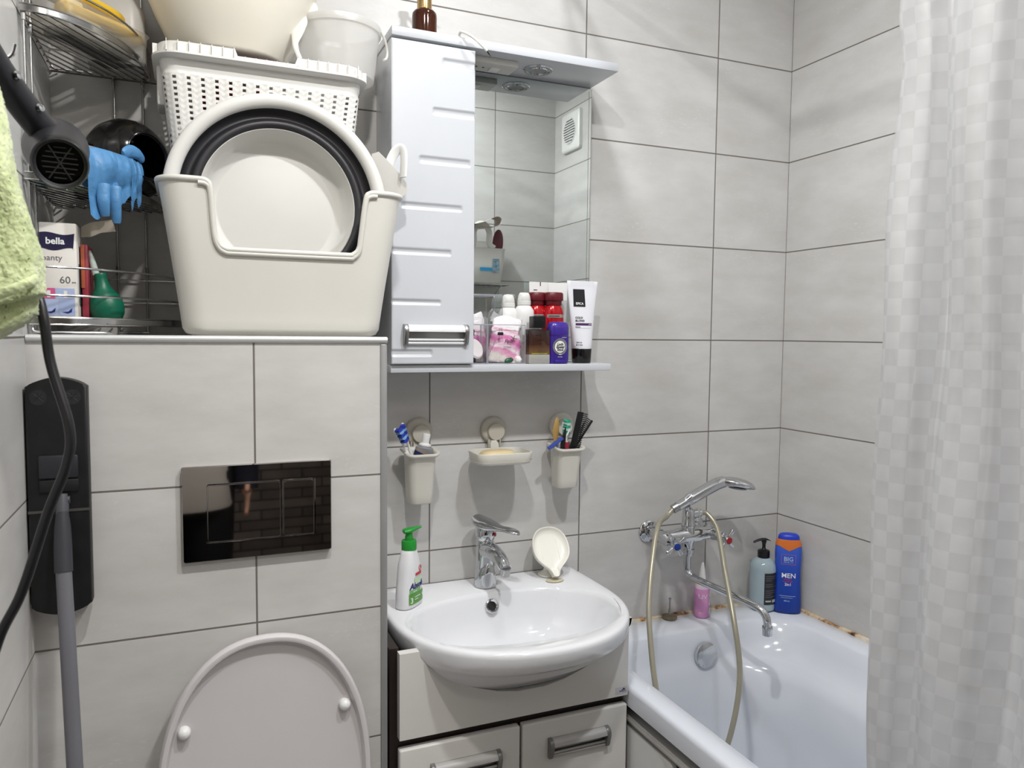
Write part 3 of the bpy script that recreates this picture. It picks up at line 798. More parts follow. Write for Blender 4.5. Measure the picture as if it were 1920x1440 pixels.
# ================================================================== MIRROR CABINET AND WHAT STANDS ON IT
CX0, CX1, CF = -.930, -.396, -.1475
t = thing('mirror_cabinet', 'white wall cabinet with mirror, lamp canopy and narrow grooved door', 'bathroom cabinet', (-.663, 0, 1.308))
O = V(-.663, 0, 1.308)
def L3(x, y, z): return (x - O.x, y - O.y, z - O.z)
bm = MB(); box(bm, L3(CX0, CF - .001, 2.0), L3(CX1, -.001, 2.0185), .0012); obj('lamp_canopy', bm, WHITE_GLOSS, t)
bm = MB(); box(bm, L3(CX0, -.1375, 1.308), L3(CX1, -.001, 1.324), .0012); obj('shelf_board', bm, WHITE_GLOSS, t)
bm = MB()
box(bm, L3(CX0 + .002, -.128, 1.324), L3(CX0 + .016, -.001, 2.0)); box(bm, L3(-.764, -.128, 1.324), L3(-.748, -.001, 2.0)); box(bm, L3(CX0 + .016, -.128, 1.324), L3(-.764, -.12, 1.33)); box(bm, L3(CX0 + .01, -.012, 1.324), L3(-.755, -.001, 2.0))
obj('cupboard_body', bm, WHITE_GLOSS, t, smooth=False)
# door with milled grooves: grid with recessed slots
def make_door():
    x0, x1, z0, z1, yf = CX0, -.7475, 1.3265, 1.9945, CF + .001
    gr = [(-.822, .2, 1.953, 1.970), (-.843, .2, 1.850, 1.8665), (-.872, -.757, 1.748, 1.764), (-.913, -.775, 1.652, 1.666), (-.99, -.799, 1.557, 1.571), (-.99, -.822, 1.452, 1.464), (-.99, -.8405, 1.342, 1.358)]
    bm = MB()
    nx, nz = 92, 334
    g = []
    def dep(x, z):
        d = 0
        for a, b, c, e in gr:
            cx, hx = (a + b) / 2, (b - a) / 2; cz, hz = (c + e) / 2, (e - c) / 2
            r = .005
            qx = abs(x - cx) - hx + r; qz = abs(z - cz) - hz + r
            sd = math.hypot(max(qx, 0), max(qz, 0)) + min(max(qx, qz), 0) - r
            k = min(max((-sd) / .004, 0), 1)
            d = max(d, .0035 * k)
        ed = min(x - x0, x1 - x, z - z0, z1 - z)
        return d + max(0, .002 - ed) * .8
    for j in range(nz + 1):
        z = z0 + (z1 - z0) * j / nz
        g.append([bm.verts.new(L3(x0 + (x1 - x0) * i / nx, yf + dep(x0 + (x1 - x0) * i / nx, z), z)) for i in range(nx + 1)])
    for j in range(nz):
        for i in range(nx): bm.faces.new((g[j][i], g[j][i + 1], g[j + 1][i + 1], g[j + 1][i]))
    be = [e for e in bm.edges if e.is_boundary]
    r = bmesh.ops.extrude_edge_only(bm, edges=be)
    vs = [v for v in r['geom'] if isinstance(v, bmesh.types.BMVert)]
    for v in vs: v.co.y = -.1295
    bmesh.ops.contextual_create(bm, geom=[e for e in bm.edges if e.is_boundary])
    d = obj('door', bm, WHITE_GLOSS, t, angle=50)
    return d
d = make_door()
handle(d, -.906 + .663, -.763 + .663, 1.368 - 1.308, 1.4105 - 1.308, CF + .001, pm('handle_grip_white', (222, 223, 226), .25, .2), STEEL)
bm = MB(); box(bm, L3(-.748, -.016, 1.324), L3(CX1, -.001, 2.0)); obj('mirror_backboard', bm, pm('mirror_edge', (150, 155, 152), .4), t, smooth=False)
bm = MB(); box(bm, L3(-.747, -.020, 1.3245), L3(CX1 + .002, -.0162, 1.9975), .0006, 1); mir = obj('mirror', bm, MIRROR, t, smooth=False)
bm = MB(); box(bm, L3(CX1 - .0065, -.0204, 1.326), L3(CX1 - .0058, -.0200, 1.990)); obj('bevel_line', bm, pm('mirror_bevel', (120, 126, 124), .2, .6), mir, smooth=False)
UND = pm('canopy_socket_panel', (204, 202, 196), .4, var=.01)
bm = MB(); box(bm, L3(-.742, -.112, 1.986), L3(-.632, -.055, 2.0), .002); pnl = obj('socket_panel', bm, UND, t)
bm = MB(); box(bm, L3(-.690, -.092, 1.9835), L3(-.668, -.068, 1.9865), .0008); obj('switch', bm, W_PLA2, pnl)
for dx in (0, .016):
    bm = MB(); lathe(bm, [(.0026, 1.9858 - 1.308), (.0026, 1.9853 - 1.308), (0, 1.9853 - 1.308)], 14, (-.722 + dx + .663, -.083, 0)); obj('socket_hole', bm, INK, pnl)
bm = MB(); lathe(bm, [(.0345, 0), (.0345, -.002), (.032, -.0045), (.027, -.0045), (.0265, -.003), (.0235, -.0035), (.0225, -.006), (.020, -.006), (.0195, -.003)], 40, L3(-.571, -.084, 2.0), cap=False); sl = obj('spotlight', bm, CHROME, t)
bm = MB(); lathe(bm, [(.0196, -.003), (.017, -.0022), (0, -.0015)], 32, L3(-.571, -.084, 2.0)); obj('lens', bm, pm('frosted_lens', (150, 152, 152), .25, var=.1), sl)
# loose power lead over the canopy edge
bm = MB(); tube(bm, cr([L3(-.69, -.020, 2.0215), L3(-.74, -.08, 2.0215), L3(-.775, -.125, 2.0220), L3(-.782, -.152, 2.026), L3(-.765, -.166, 2.016), L3(-.742, -.170, 1.999), L3(-.730, -.168, 1.990)], 8), .0028, 10)
cb = obj('power_lead', bm, IVORY, t)
bm = MB(); tube(bm, [L3(-.730, -.168, 1.990), L3(-.7235, -.1665, 1.984)], .0014, 8); tube(bm, [L3(-.7235, -.1665, 1.984), L3(-.7205, -.166, 1.981)], .0009, 6); obj('bare_wire', bm, INK, cb)
bm = MB(); box(bm, L3(-.735, -.070, 2.0186), L3(-.42, -.030, 2.0275), .003); obj('lamp_housing', bm, W_PLA2, t)

# ---- amber bottle on top
def amber_bottle():
    t = thing('amber_soap_bottle', 'brown amber glass bottle with gold pump collar on top of mirror cabinet', 'bottle', (-.8425, -.085, 2.0187))
    m = pm('amber_glass', (70, 30, 10), .06, spec=.6, var=.1)
    nt = m.node_tree; b = nt.nodes['Principled BSDF']; b.inputs['Transmission Weight'].default_value = .35
    bm = MB(); lathe(bm, [(.024, 0), (.0265, .002), (.0268, .05), (.0262, .058), (.022, .0635), (.016, .066), (.0145, .068)], 40); obj('glass_body', bm, m, t)
    GOLD = pm('champagne_gold', (190, 160, 112), .22, .9)
    bm = MB(); lathe(bm, [(.0155, .066), (.0158, .068), (.0158, .09), (.013, .0925), (.006, .093), (.006, .098)], 40); obj('collar', bm, GOLD, t)
    bm = MB(); lathe(bm, [(.0075, .094), (.0075, .112), (.011, .113), (.011, .122), (0, .123)], 24); tube(bm, [(0, 0, .117), (.012, -.01, .118), (.028, -.024, .113)], .004, 10); obj('pump', bm, INK, t)
amber_bottle()

ZS = 1.3242      # shelf top
def ell_y(a, b):
    return lambda x, z: -b * math.sqrt(max(0.0, 1 - (x / a) ** 2))

# ---- big white tube with black label
def white_tube():
    t = thing('hair_mask_tube', 'tall white cosmetic tube standing on its black cap, rightmost on the shelf', 'tube', (-.4475, -.085, ZS), (0, 0, radians(4)))
    m = pm('tube_white', (226, 227, 232), .28, var=.01)
    ring = lambda z, a, b: ell(0, 0, z, a, b, 40, 2.2)
    A = lambda z: .0245 + (.0425 - .0245) * min(1, max(0, (z - .036) / (.183 - .036)))
    B = lambda z: .0215 + (.0022 - .0215) * min(1, max(0, (z - .036) / (.183 - .036))) ** 1.15
    bm = MB(); loft(bm, [ring(.034, .023, .021)] + [ring(z, A(z), B(z)) for z in [.036 + .147 * i / 14 for i in range(15)]] + [ring(.184, .043, .0022), ring(.196, .0432, .0016), ring(.1965, .0425, .001)]); obj('tube_body', bm, m, t)
    bm = MB(); loft(bm, [ring(0, .0215, .0185), ring(.002, .023, .020), ring(.0335, .0248, .0215), ring(.0345, .024, .0208)]); obj('cap', bm, BLACK_G, t)
    f = lambda x, z: -B(z) * (max(0, 1 - abs(x / A(z)) ** 2.2)) ** (1 / 2.2) - .0006
    bm = MB(); patch(bm, (-.0285, .0030, .135, .1765), f); lb = obj('logo_block', bm, pm('label_black', (24, 23, 28), .35), t, smooth=False)
    bm = MB(); patch(bm, (-.0245, .0195, .0905, .0955), f); bd = obj('purple_band', bm, pm('label_purple', (78, 32, 98), .35), t, smooth=False)
    text(t, [('EPICA', -.0128, .1395, .0078, 'CENTER', 0, .0001), ], WINK, lambda x, z: f(x, z) - .0008)
    text(t, [('COLD', -.0248, .1062, .0068, 'LEFT', 0, .00008), ('BLOND', -.0248, .0990, .0068, 'LEFT', 0, .00008), ('MACKA', -.0248, .0852, .0033), ('250 ml', -.0225, .0375 + .0105, .0040), ('8.4 fl.oz', -.0225, .0425, .0040)], INK, f)
    bm = MB(); patch(bm, (-.0245, .0140, .0834, .0838), f); obj('small_print', bm, GREYINK, t, smooth=False)
    text(t, [('pH 5.5', .0185, .0916, .0034, 'RIGHT')], WINK, lambda x, z: f(x, z) - .0008)
white_tube()

# ---- purple deodorant stick
def deodorant():
    t = thing('deodorant_stick', 'purple deodorant stick with round silver and white badge on the shelf', 'deodorant', (-.526, -.112, ZS), (0, 0, radians(-4)))
    m = pm('purple_plastic', (54, 34, 130), .25, var=.03); m2 = pm('purple_cap', (66, 46, 148), .22, var=.03, trans=.1)
    r = lambda z, a, b: ell(0, 0, z, a, b, 44, 2.6)
    bm = MB(); loft(bm, [r(0, .0235, .0145), r(.0015, .0250, .016), r(.010, .0262, .017), (r(.055, .0268, .0175)), r(.0645, .0268, .0175)]); obj('body', bm, m, t)
    bm = MB(); box(bm, (-.0135, -.0178, .001), (.0135, -.010, .0085), .002); obj('dial', bm, m, t)
    bm = MB(); loft(bm, [r(.065, .0262, .017), r(.066, .0268, .0175), r(.082, .0264, .017), r(.091, .0248, .0155), r(.0955, .022, .0125), r(.0975, .016, .008), r(.098, .008, .004)]); obj('cap', bm, m2, t)
    f = lambda x, z: -.0173 * (max(0, 1 - abs(x / .0266) ** 2.6)) ** (1 / 2.6) - .0006
    def disc(bm, cx, cz, rx, rz, off, n=36):
        vs = [bm.verts.new((cx + rx * cos(2 * pi * i / n), f(cx + rx * cos(2 * pi * i / n), cz) - off, cz + rz * sin(2 * pi * i / n))) for i in range(n)]
        c = bm.verts.new((cx, f(cx, cz) - off, cz))
        for i in range(n): bm.faces.new((c, vs[i], vs[(i + 1) % n]))
    SIL = pm('badge_silver', (150, 150, 156), .3, .7, var=.25, vs=50)
    bm = MB(); disc(bm, .0, .040, .0178, .0195, .0002); b = obj('badge', bm, SIL, t, smooth=False)
    bm = MB(); disc(bm, -.0010, .0395, .0138, .0148, .0006); obj('badge_disc_rim', bm, INK, b, smooth=False)
    bm = MB(); disc(bm, -.0010, .0395, .0130, .0140, .0010); obj('badge_disc', bm, W_PLA2, b, smooth=False)
    text(b, [('Lady', -.001, .0430, .0082, 'CENTER', .3, .0001), ('Speed', -.001, .0365, .0082, 'CENTER', .3, .0001), ('Stick', -.001, .0300, .0082, 'CENTER', .3, .0001)], INK, lambda x, z: f(x, .0395) - .0014)
    text(t, [('48H', .0, .0205, .0044, 'CENTER'), ('floral fresh', .0, .0152, .0026, 'CENTER'), ('antiperspirant', .010, .0605, .0022, 'CENTER')], WINK, f)
deodorant()

# ---- perfume bottle
def perfume():
    t = thing('perfume_bottle', 'square brown perfume bottle with black cap between bag and purple deodorant', 'perfume bottle', (-.5775, -.110, ZS), (0, 0, radians(-3)))
    def rb(z, w, d, r=.003): return [(p[0], p[1], z) for p in rr(-w, w, -d, d, r, 4)]
    m = pm('perfume_amber', (74, 36, 22), .05, spec=.6, var=.06)
    nt = m.node_tree; b = nt.nodes['Principled BSDF']; b.inputs['Transmission Weight'].default_value = .25
    # dark top fading to a pale foot: real tint of the flacon
    tc = nt.nodes.new('ShaderNodeTexCoord'); sp = nt.nodes.new('ShaderNodeSeparateXYZ'); nt.links.new(tc.outputs['Object'], sp.inputs[0])
    rp = nt.nodes.new('ShaderNodeValToRGB'); mr = nt.nodes.new('ShaderNodeMapRange'); mr.inputs['From Min'].default_value = .022; mr.inputs['From Max'].default_value = .078
    nt.links.new(sp.outputs['Z'], mr.inputs['Value']); nt.links.new(mr.outputs[0], rp.inputs[0])
    e = rp.color_ramp.elements; e[0].color = rgb((140, 104, 66)); e[1].color = rgb((32, 14, 10)); x = e.new(.4); x.color = rgb((70, 38, 26))
    nt.links.new(rp.outputs[0], b.inputs['Base Color'])
    bm = MB(); loft(bm, [rb(.0215, .0255, .0165), rb(.0225, .0258, .0168), rb(.077, .0258, .0168), rb(.0795, .0245, .0155)]); obj('flacon', bm, m, t)
    g = pm('clear_glass_foot', (214, 212, 206), .08, spec=.6, var=.06, trans=.5)
    bm = MB(); loft(bm, [rb(0, .0245, .0158), rb(.0015, .0258, .0168), rb(.0205, .0258, .0168), rb(.0213, .0255, .0165)]); obj('glass_foot', bm, g, t)
    bm = MB(); box(bm, (-.0205, -.0171, .0222), (.019, -.0168, .0248)); obj('yellow_line', bm, pm('yellow_green_line', (150, 150, 60), .4), t, smooth=False)
    bm = MB(); lathe(bm, [(.0125, .0795), (.0125, .0825)], 24); obj('neck', bm, STEEL, t)
    bm = MB(); loft(bm, [rb(.0825, .0148, .0140, .002), rb(.0832, .0153, .0145, .002), rb(.1085, .0153, .0145, .002), rb(.1095, .0145, .0137, .002)]); obj('cap', bm, BLACK, t)
    ETCH = pm('etched_figure', (120, 96, 84), .4, .3)
    bm = MB()
    for k in range(5):
        tube(bm, [(.004 + (.004 + .0022 * k) * cos(a), -.0172, .037 + (.004 + .0026 * k) * sin(a)) for a in [radians(-150 + 240 * i / 14) for i in range(15)]], .0003, 5)
    obj('etched_pattern', bm, ETCH, t)
perfume()

# ---- red aerosol style bottles
def red_bottle(x, y, first=True):
    t = thing('shower_gel_bottle', '', 'bottle', (x, y, ZS))
    RM = red_bottle.m; CM = red_bottle.c
    r = lambda z, a: ell(0, 0, z, a, a * .78, 36, 2.2)
    bm = MB(); loft(bm, [r(0, .024), r(.003, .026), r(.09, .026), r(.118, .0255), r(.130, .0225), r(.1365, .0185), r(.138, .0175)]); obj('body', bm, RM, t)
    bm = MB(); loft(bm, [r(.1375, .0195), r(.1385, .020), r(.148, .0205), r(.1485, .0235), r(.150, .0243), r(.165, .0240), r(.168, .0215), r(.1685, .015)]); obj('cap', bm, CM, t)
    f = lambda x, z: -.0203 * math.sqrt(max(0, 1 - (x / .0260) ** 2)) - .0007
    bm = MB(); patch(bm, (-.022, .022, .108, .1155), f); obj('silver_band', bm, red_bottle.s, t, smooth=False)
    text(t, [('DEODORANT', -.019, .1100, .0042)], INK, lambda x, z: f(x, z) - .0008)
    return t
red_bottle.m = pm('red_gloss', (176, 20, 30), .18, .25, var=.04); red_bottle.c = pm('maroon_cap', (96, 18, 28), .38, var=.05); red_bottle.s = pm('grey_band', (170, 160, 160), .3, .4)
a = red_bottle(-.5145, -.064); a['label'] = 'red bottle with maroon cap directly behind the purple deodorant'
b = red_bottle(-.5475, -.044); b['label'] = 'red bottle with maroon cap behind the square perfume bottle, nearer the mirror'
for q in (a, b): q['group'] = 'red bottles on the mirror shelf'

# ---- two white bottles behind
def white_bottle(x, y, h, lab):
    t = thing('lotion_bottle', lab, 'bottle', (x, y, ZS), group='white flip cap bottles on the mirror shelf')
    r = lambda z, a: ell(0, 0, z, a, a * .85, 30, 2.1)
    bm = MB(); loft(bm, [r(0, .0225), r(.003, .0245), (r(h - .055, .0245)), r(h - .042, .0235), r(h - .034, .0185), r(h - .030, .015)]); obj('body', bm, W_PLA2, t)
    bm = MB(); loft(bm, [r(h - .0295, .0150), r(h - .0285, .0162), r(h - .020, .0165), r(h - .0195, .0155), r(h - .0185, .0155), r(h - .018, .0158), r(h - .006, .0138), r(h - .001, .0112), r(h, .0095)]); obj('flip_cap', bm, pm('cap_white', (222, 222, 218), .35, var=.01), t)
white_bottle(-.627, -.052, .160, 'white flip cap bottle next to the clear organizer, the left one of two')
white_bottle(-.5905, -.062, .1655, 'white flip cap bottle behind the perfume, the taller right one of two')

# ---- white tube with black tie behind the red bottles
def back_tube(x, y, lab, tilt):
    t = thing('cream_tube', lab, 'tube', (x, y, ZS), (0, 0, tilt))
    ring = lambda z, a, b: ell(0, 0, z, a, b, 32, 2.2)
    bm = MB(); loft(bm, [ring(.02, .017, .012), ring(.03, .019, .0125), ring(.10, .024, .008), ring(.180, .0268, .0016), ring(.194, .0268, .001)]); obj('tube_body', bm, W_PLA2, t)
    bm = MB(); loft(bm, [ring(0, .014, .0115), ring(.002, .0155, .0125), ring(.0195, .0165, .0125)]); obj('cap', bm, W_PLA, t)
    return t
tb = back_tube(-.5390, -.0330 - .0015, 'flat white tube with printed black mark standing against the mirror behind red bottles', radians(3))
bm = MB(); box(bm, (.0015, -.0022, .1845), (.0035, -.0012, .1942)); box(bm, (-.016, -.0022, .1735), (-.006, -.0015, .1755)); obj('printed_mark', bm, INK, tb, smooth=False)
tb = back_tube(-.4900, -.0350, 'flat white tube standing behind the tall white tube with black cap', radians(-6))

# ---- clear acrylic organizer with drawers of cosmetics
def clear_mat(name, c=(252, 252, 254), transp=.86):
    m = bpy.data.materials.new(name); m.use_nodes = True
    nt = m.node_tree; L = nt.links; nt.nodes.remove(nt.nodes['Principled BSDF']); out = nt.nodes['Material Output']
    tp = nt.nodes.new('ShaderNodeBsdfTransparent'); g = nt.nodes.new('ShaderNodeBsdfGlossy'); g.inputs['Roughness'].default_value = .05
    nz = nt.nodes.new('ShaderNodeTexNoise'); nz.inputs['Scale'].default_value = 8
    rp = nt.nodes.new('ShaderNodeValToRGB'); rp.color_ramp.elements[0].color = rgb((254, 254, 254)); rp.color_ramp.elements[1].color = rgb((255, 255, 255))
    L.new(nz.outputs[0], rp.inputs[0]); L.new(rp.outputs[0], tp.inputs[0])
    lw = nt.nodes.new('ShaderNodeLayerWeight'); lw.inputs['Blend'].default_value = .5
    mx = nt.nodes.new('ShaderNodeMixShader'); L.new(math_n(nt, 'ADD', .035, math_n(nt, 'MULTIPLY', math_n(nt, 'POWER', lw.outputs['Facing'], 5), .6)), mx.inputs[0])
    L.new(tp.outputs[0], mx.inputs[1]); L.new(g.outputs[0], mx.inputs[2]); L.new(mx.outputs[0], out.inputs['Surface'])
    return m
ACR = clear_mat('clear_acrylic')
ACR_E = plastic_film('acrylic_edge', (214, 214, 226), .35, .3, .5, .1, .25)
def open_box(name, lab, cat, x0, x1, y0, y1, h, th=.0016, rim=True):
    c = ((x0 + x1) / 2, (y0 + y1) / 2, ZS)
    t = thing(name, lab, cat, c)
    x0 -= c[0]; x1 -= c[0]; y0 -= c[1]; y1 -= c[1]
    bm = MB()
    box(bm, (x0, y0, 0), (x1, y0 + th, h)); box(bm, (x0, y1 - th, 0), (x1, y1, h)); box(bm, (x0, y0, 0), (x0 + th, y1, h)); box(bm, (x1 - th, y0, 0), (x1, y1, h)); box(bm, (x0, y0, 0), (x1, y1, th))
    obj('walls', bm, ACR, t, smooth=False)
    bm = MB()
    for z in (.001, h):
        p = [(q[0], q[1], z) for q in rr(x0, x1, y0, y1, .003, 3)]
        tube(bm, p, .0011, 6, closed=True)
    for x, y in ((x0, y0), (x1, y0), (x0, y1), (x1, y1)): tube(bm, [(x, y, 0), (x, y, h)], .0010, 6)
    obj('edges', bm, ACR_E, t)
    return t
open_box('cosmetic_box', 'tall clear acrylic box nearest the cabinet door at the back', 'organizer', -.745, -.650, -.072, -.026, .158)
open_box('cosmetic_tray', 'low clear acrylic box in front holding the bag of pads', 'organizer', -.703, -.6115, -.118, -.076, .0885)
open_box('cosmetic_tray', 'low clear acrylic box half hidden by the cabinet door edge', 'organizer', -.7455, -.7055, -.118, -.076, .0885)

# ---- bag of cotton pads
def pad_bag(name, lab, cx, cy, w, h, d, z0, tilt, seed, clip=False):
    rnd = random.Random(seed)
    t = thing(name, lab, 'bag', (cx, cy, z0), (0, tilt, 0))
    m = bpy.data.materials.get('printed_bag_film')
    if not m:
        m = bpy.data.materials.new('printed_bag_film'); m.use_nodes = True
        nt = m.node_tree; L = nt.links; b = nt.nodes['Principled BSDF']
        tc = nt.nodes.new('ShaderNodeTexCoord'); sp = nt.nodes.new('ShaderNodeSeparateXYZ'); L.new(tc.outputs['Object'], sp.inputs[0])
        nz = nt.nodes.new('ShaderNodeTexNoise'); nz.inputs['Scale'].default_value = 26; L.new(tc.outputs['Object'], nz.inputs['Vector'])
        hh = math_n(nt, 'ADD', math_n(nt, 'ADD', sp.outputs['Z'], math_n(nt, 'MULTIPLY', sp.outputs['X'], .25)), math_n(nt, 'MULTIPLY', math_n(nt, 'SUBTRACT', nz.outputs[0], .5), .03))
        rp = nt.nodes.new('ShaderNodeValToRGB'); mr = nt.nodes.new('ShaderNodeMapRange'); mr.inputs['From Max'].default_value = .1; L.new(hh, mr.inputs['Value']); L.new(mr.outputs[0], rp.inputs[0])
        cr_ = rp.color_ramp; cr_.interpolation = 'EASE'
        cols = [(.0, (222, 214, 210)), (.10, (226, 220, 214)), (.17, (228, 170, 196)), (.25, (224, 150, 190)), (.30, (240, 226, 232)), (.40, (232, 178, 205)), (.50, (220, 120, 180)), (.58, (226, 150, 196)), (.64, (240, 234, 236)), (.74, (232, 178, 204)), (.80, (240, 236, 238)), (1, (238, 236, 238))]
        cr_.elements[0].position = 0; cr_.elements[0].color = rgb(cols[0][1]); cr_.elements[1].position = 1; cr_.elements[1].color = rgb(cols[-1][1])
        for p, c in cols[1:-1]:
            e = cr_.elements.new(p); e.color = rgb(c)
        L.new(rp.outputs[0], b.inputs['Base Color']); b.inputs['Roughness'].default_value = .25; b.inputs['Alpha'].default_value = .96
        n2 = nt.nodes.new('ShaderNodeTexNoise'); n2.inputs['Scale'].default_value = 70; n2.inputs['Distortion'].default_value = 1.5; L.new(tc.outputs['Object'], n2.inputs['Vector'])
        bp = nt.nodes.new('ShaderNodeBump'); bp.inputs['Strength'].default_value = .5; bp.inputs['Distance'].default_value = .003; L.new(n2.outputs[0], bp.inputs['Height']); L.new(bp.outputs[0], b.inputs['Normal'])
    bm = MB(); rings = []
    nz_ = 22
    for j in range(nz_ + 1):
        v = j / nz_
        ww = w * (.94 + .1 * sin(v * 5 + seed)) * (1 if v < .75 else 1 - .10 * (v - .75) * 4)
        dd = d * max(.06, (1 - max(0, v - .45) / .55) ** .8)
        rings.append([(p[0] + .003 * sin(v * 9 + p[1] * 300) + .0016 * rnd.uniform(-1, 1), p[1] + .002 * rnd.uniform(-1, 1) * dd / d, v * h + (.004 * sin(p[0] * 90 + seed) if v > .8 else 0)) for p in ell(0, 0, 0, ww / 2, dd / 2, 36, 2.8)])
    loft(bm, rings)
    obj('film', bm, m, t, angle=80)
    return t
pb = pad_bag('cotton_pad_bag', 'pink and white plastic bag of cotton pads with black binder clip', -.655, -.097, .080, .104, .034, ZS + .003, radians(3), 2)
bm = MB(); tube(bm, [(-.040, .0, .098), (-.033, .0, .114), (.006, .0, .094)], .0010, 6); tube(bm, [(.006, 0, .094), (.04, .0, .100)], .0010, 6); 
loft(bm, [[(-.040, -.001, .092), (-.040, .001, .092), (-.033, .001, .114), (-.033, -.001, .114)], [(.008, -.001, .090), (.008, .001, .090), (.006, .001, .094), (.006, -.001, .094)]]); obj('zip_top', bm, plastic_film('zip_film', (240, 240, 242), .3, .3, .6, .2, .12), pb)
text(pb, [('Pads', -.010, .046, .011, 'LEFT', .3, .0001), ('cosmetic', -.012, .034, .0055)], pm('bag_print', (90, 40, 80), .5), lambda x, z: -.0205)
bm = MB(); 
for k in range(5): tube(bm, [(.012, -.0195, .055), (.012 + .008 * cos(k * 1.25), -.0200, .055 + .008 * sin(k * 1.25))], .0008, 5)
obj('printed_flower', bm, pm('olive_print', (86, 80, 50), .5), pb)
pad_bag('cotton_pad_bag', 'pink and white bag of pads inside the tall clear box by the door', -.712, -.050, .060, .112, .030, ZS + .003, radians(-4), 5)
def binder_clip():
    t = thing('binder_clip', 'small black binder clip on the pink and white bag', 'clip', (-.6755, -.1245, ZS + .0685))
    bm = MB(); prism(bm, [(-.0062, -.0035), (.0062, -.0035), (.0058, .0035), (-.0058, .0035)], -.003, .003, bev=.0005); obj('jaw', bm, INK, t)
    for s in (1, -1):
        bm = MB(); tube(bm, cr([(-.0022, -.001, .0035 * s), (-.0036, -.001, .009 * s), (-.0030, -.001, .0115 * s), (0, -.001, .0098 * s), (.0030, -.001, .0115 * s), (.0036, -.001, .009 * s), (.0022, -.001, .0035 * s)], 4), .0005, 6); obj('wire_lever', bm, CHROME, t)
binder_clip()
def pad_stack():
    t = thing('cotton_pad', 'round white cotton pad leaning in the box beside the cabinet door', 'cotton pad', (-.7275, -.104, ZS + .034), (0, 0, 0))
    bm = MB(); M = Matrix.Rotation(radians(70), 4, 'X') @ Matrix.Rotation(radians(25), 4, 'Y'); lathe(bm, [(.0, -.004), (.020, -.0035), (.0235, 0), (.020, .0035), (0, .004)], 32, M=M); obj('pad', bm, pm('cotton', (226, 222, 222), .8, bump=.4, bs=120), t)
pad_stack()
t = thing('cosmetic_brush', 'black handled cosmetic brush in the box beside the cabinet door', 'brush', (-.722, -.083, ZS + .003), (radians(6), radians(-10), 0))
bm = MB(); tube(bm, [(0, 0, 0), (0, 0, .055)], [.003, .0045], 12); obj('handle', bm, BLACK_G, t)
bm = MB(); tube(bm, cr([(0, 0, .055), (0, 0, .062), (0, 0, .072), (0, 0, .08)], 4), [.0045, .0075, .009, .006], 14); obj('bristles', bm, pm('dark_bristle', (40, 32, 30), .8, var=.3, vs=200), t)
t = thing('green_capsule', 'small dark green object lying at the bottom of the clear box under the bag', 'trinket', (-.6490, -.1115, ZS + .008), (0, radians(75), radians(10)))
bm = MB(); lathe(bm, [(0, -.012), (.004, -.0105), (.006, -.006), (.006, .006), (.004, .0105), (0, .012)], 18); obj('shell', bm, pm('dark_green', (26, 86, 54), .3), t)
t = thing('cotton_ball', 'white cotton ball lying in the clear box right of the green object', 'cotton', (-.627, -.1110, ZS + .010))
bm = MB(); bmesh.ops.create_icosphere(bm, subdivisions=3, radius=.009)
for v in bm.verts: v.co *= 1 + .12 * sin(v.co.x * 700) * cos(v.co.y * 600 + v.co.z * 500)
obj('ball', bm, pm('cotton_white', (228, 224, 222), .9), t)

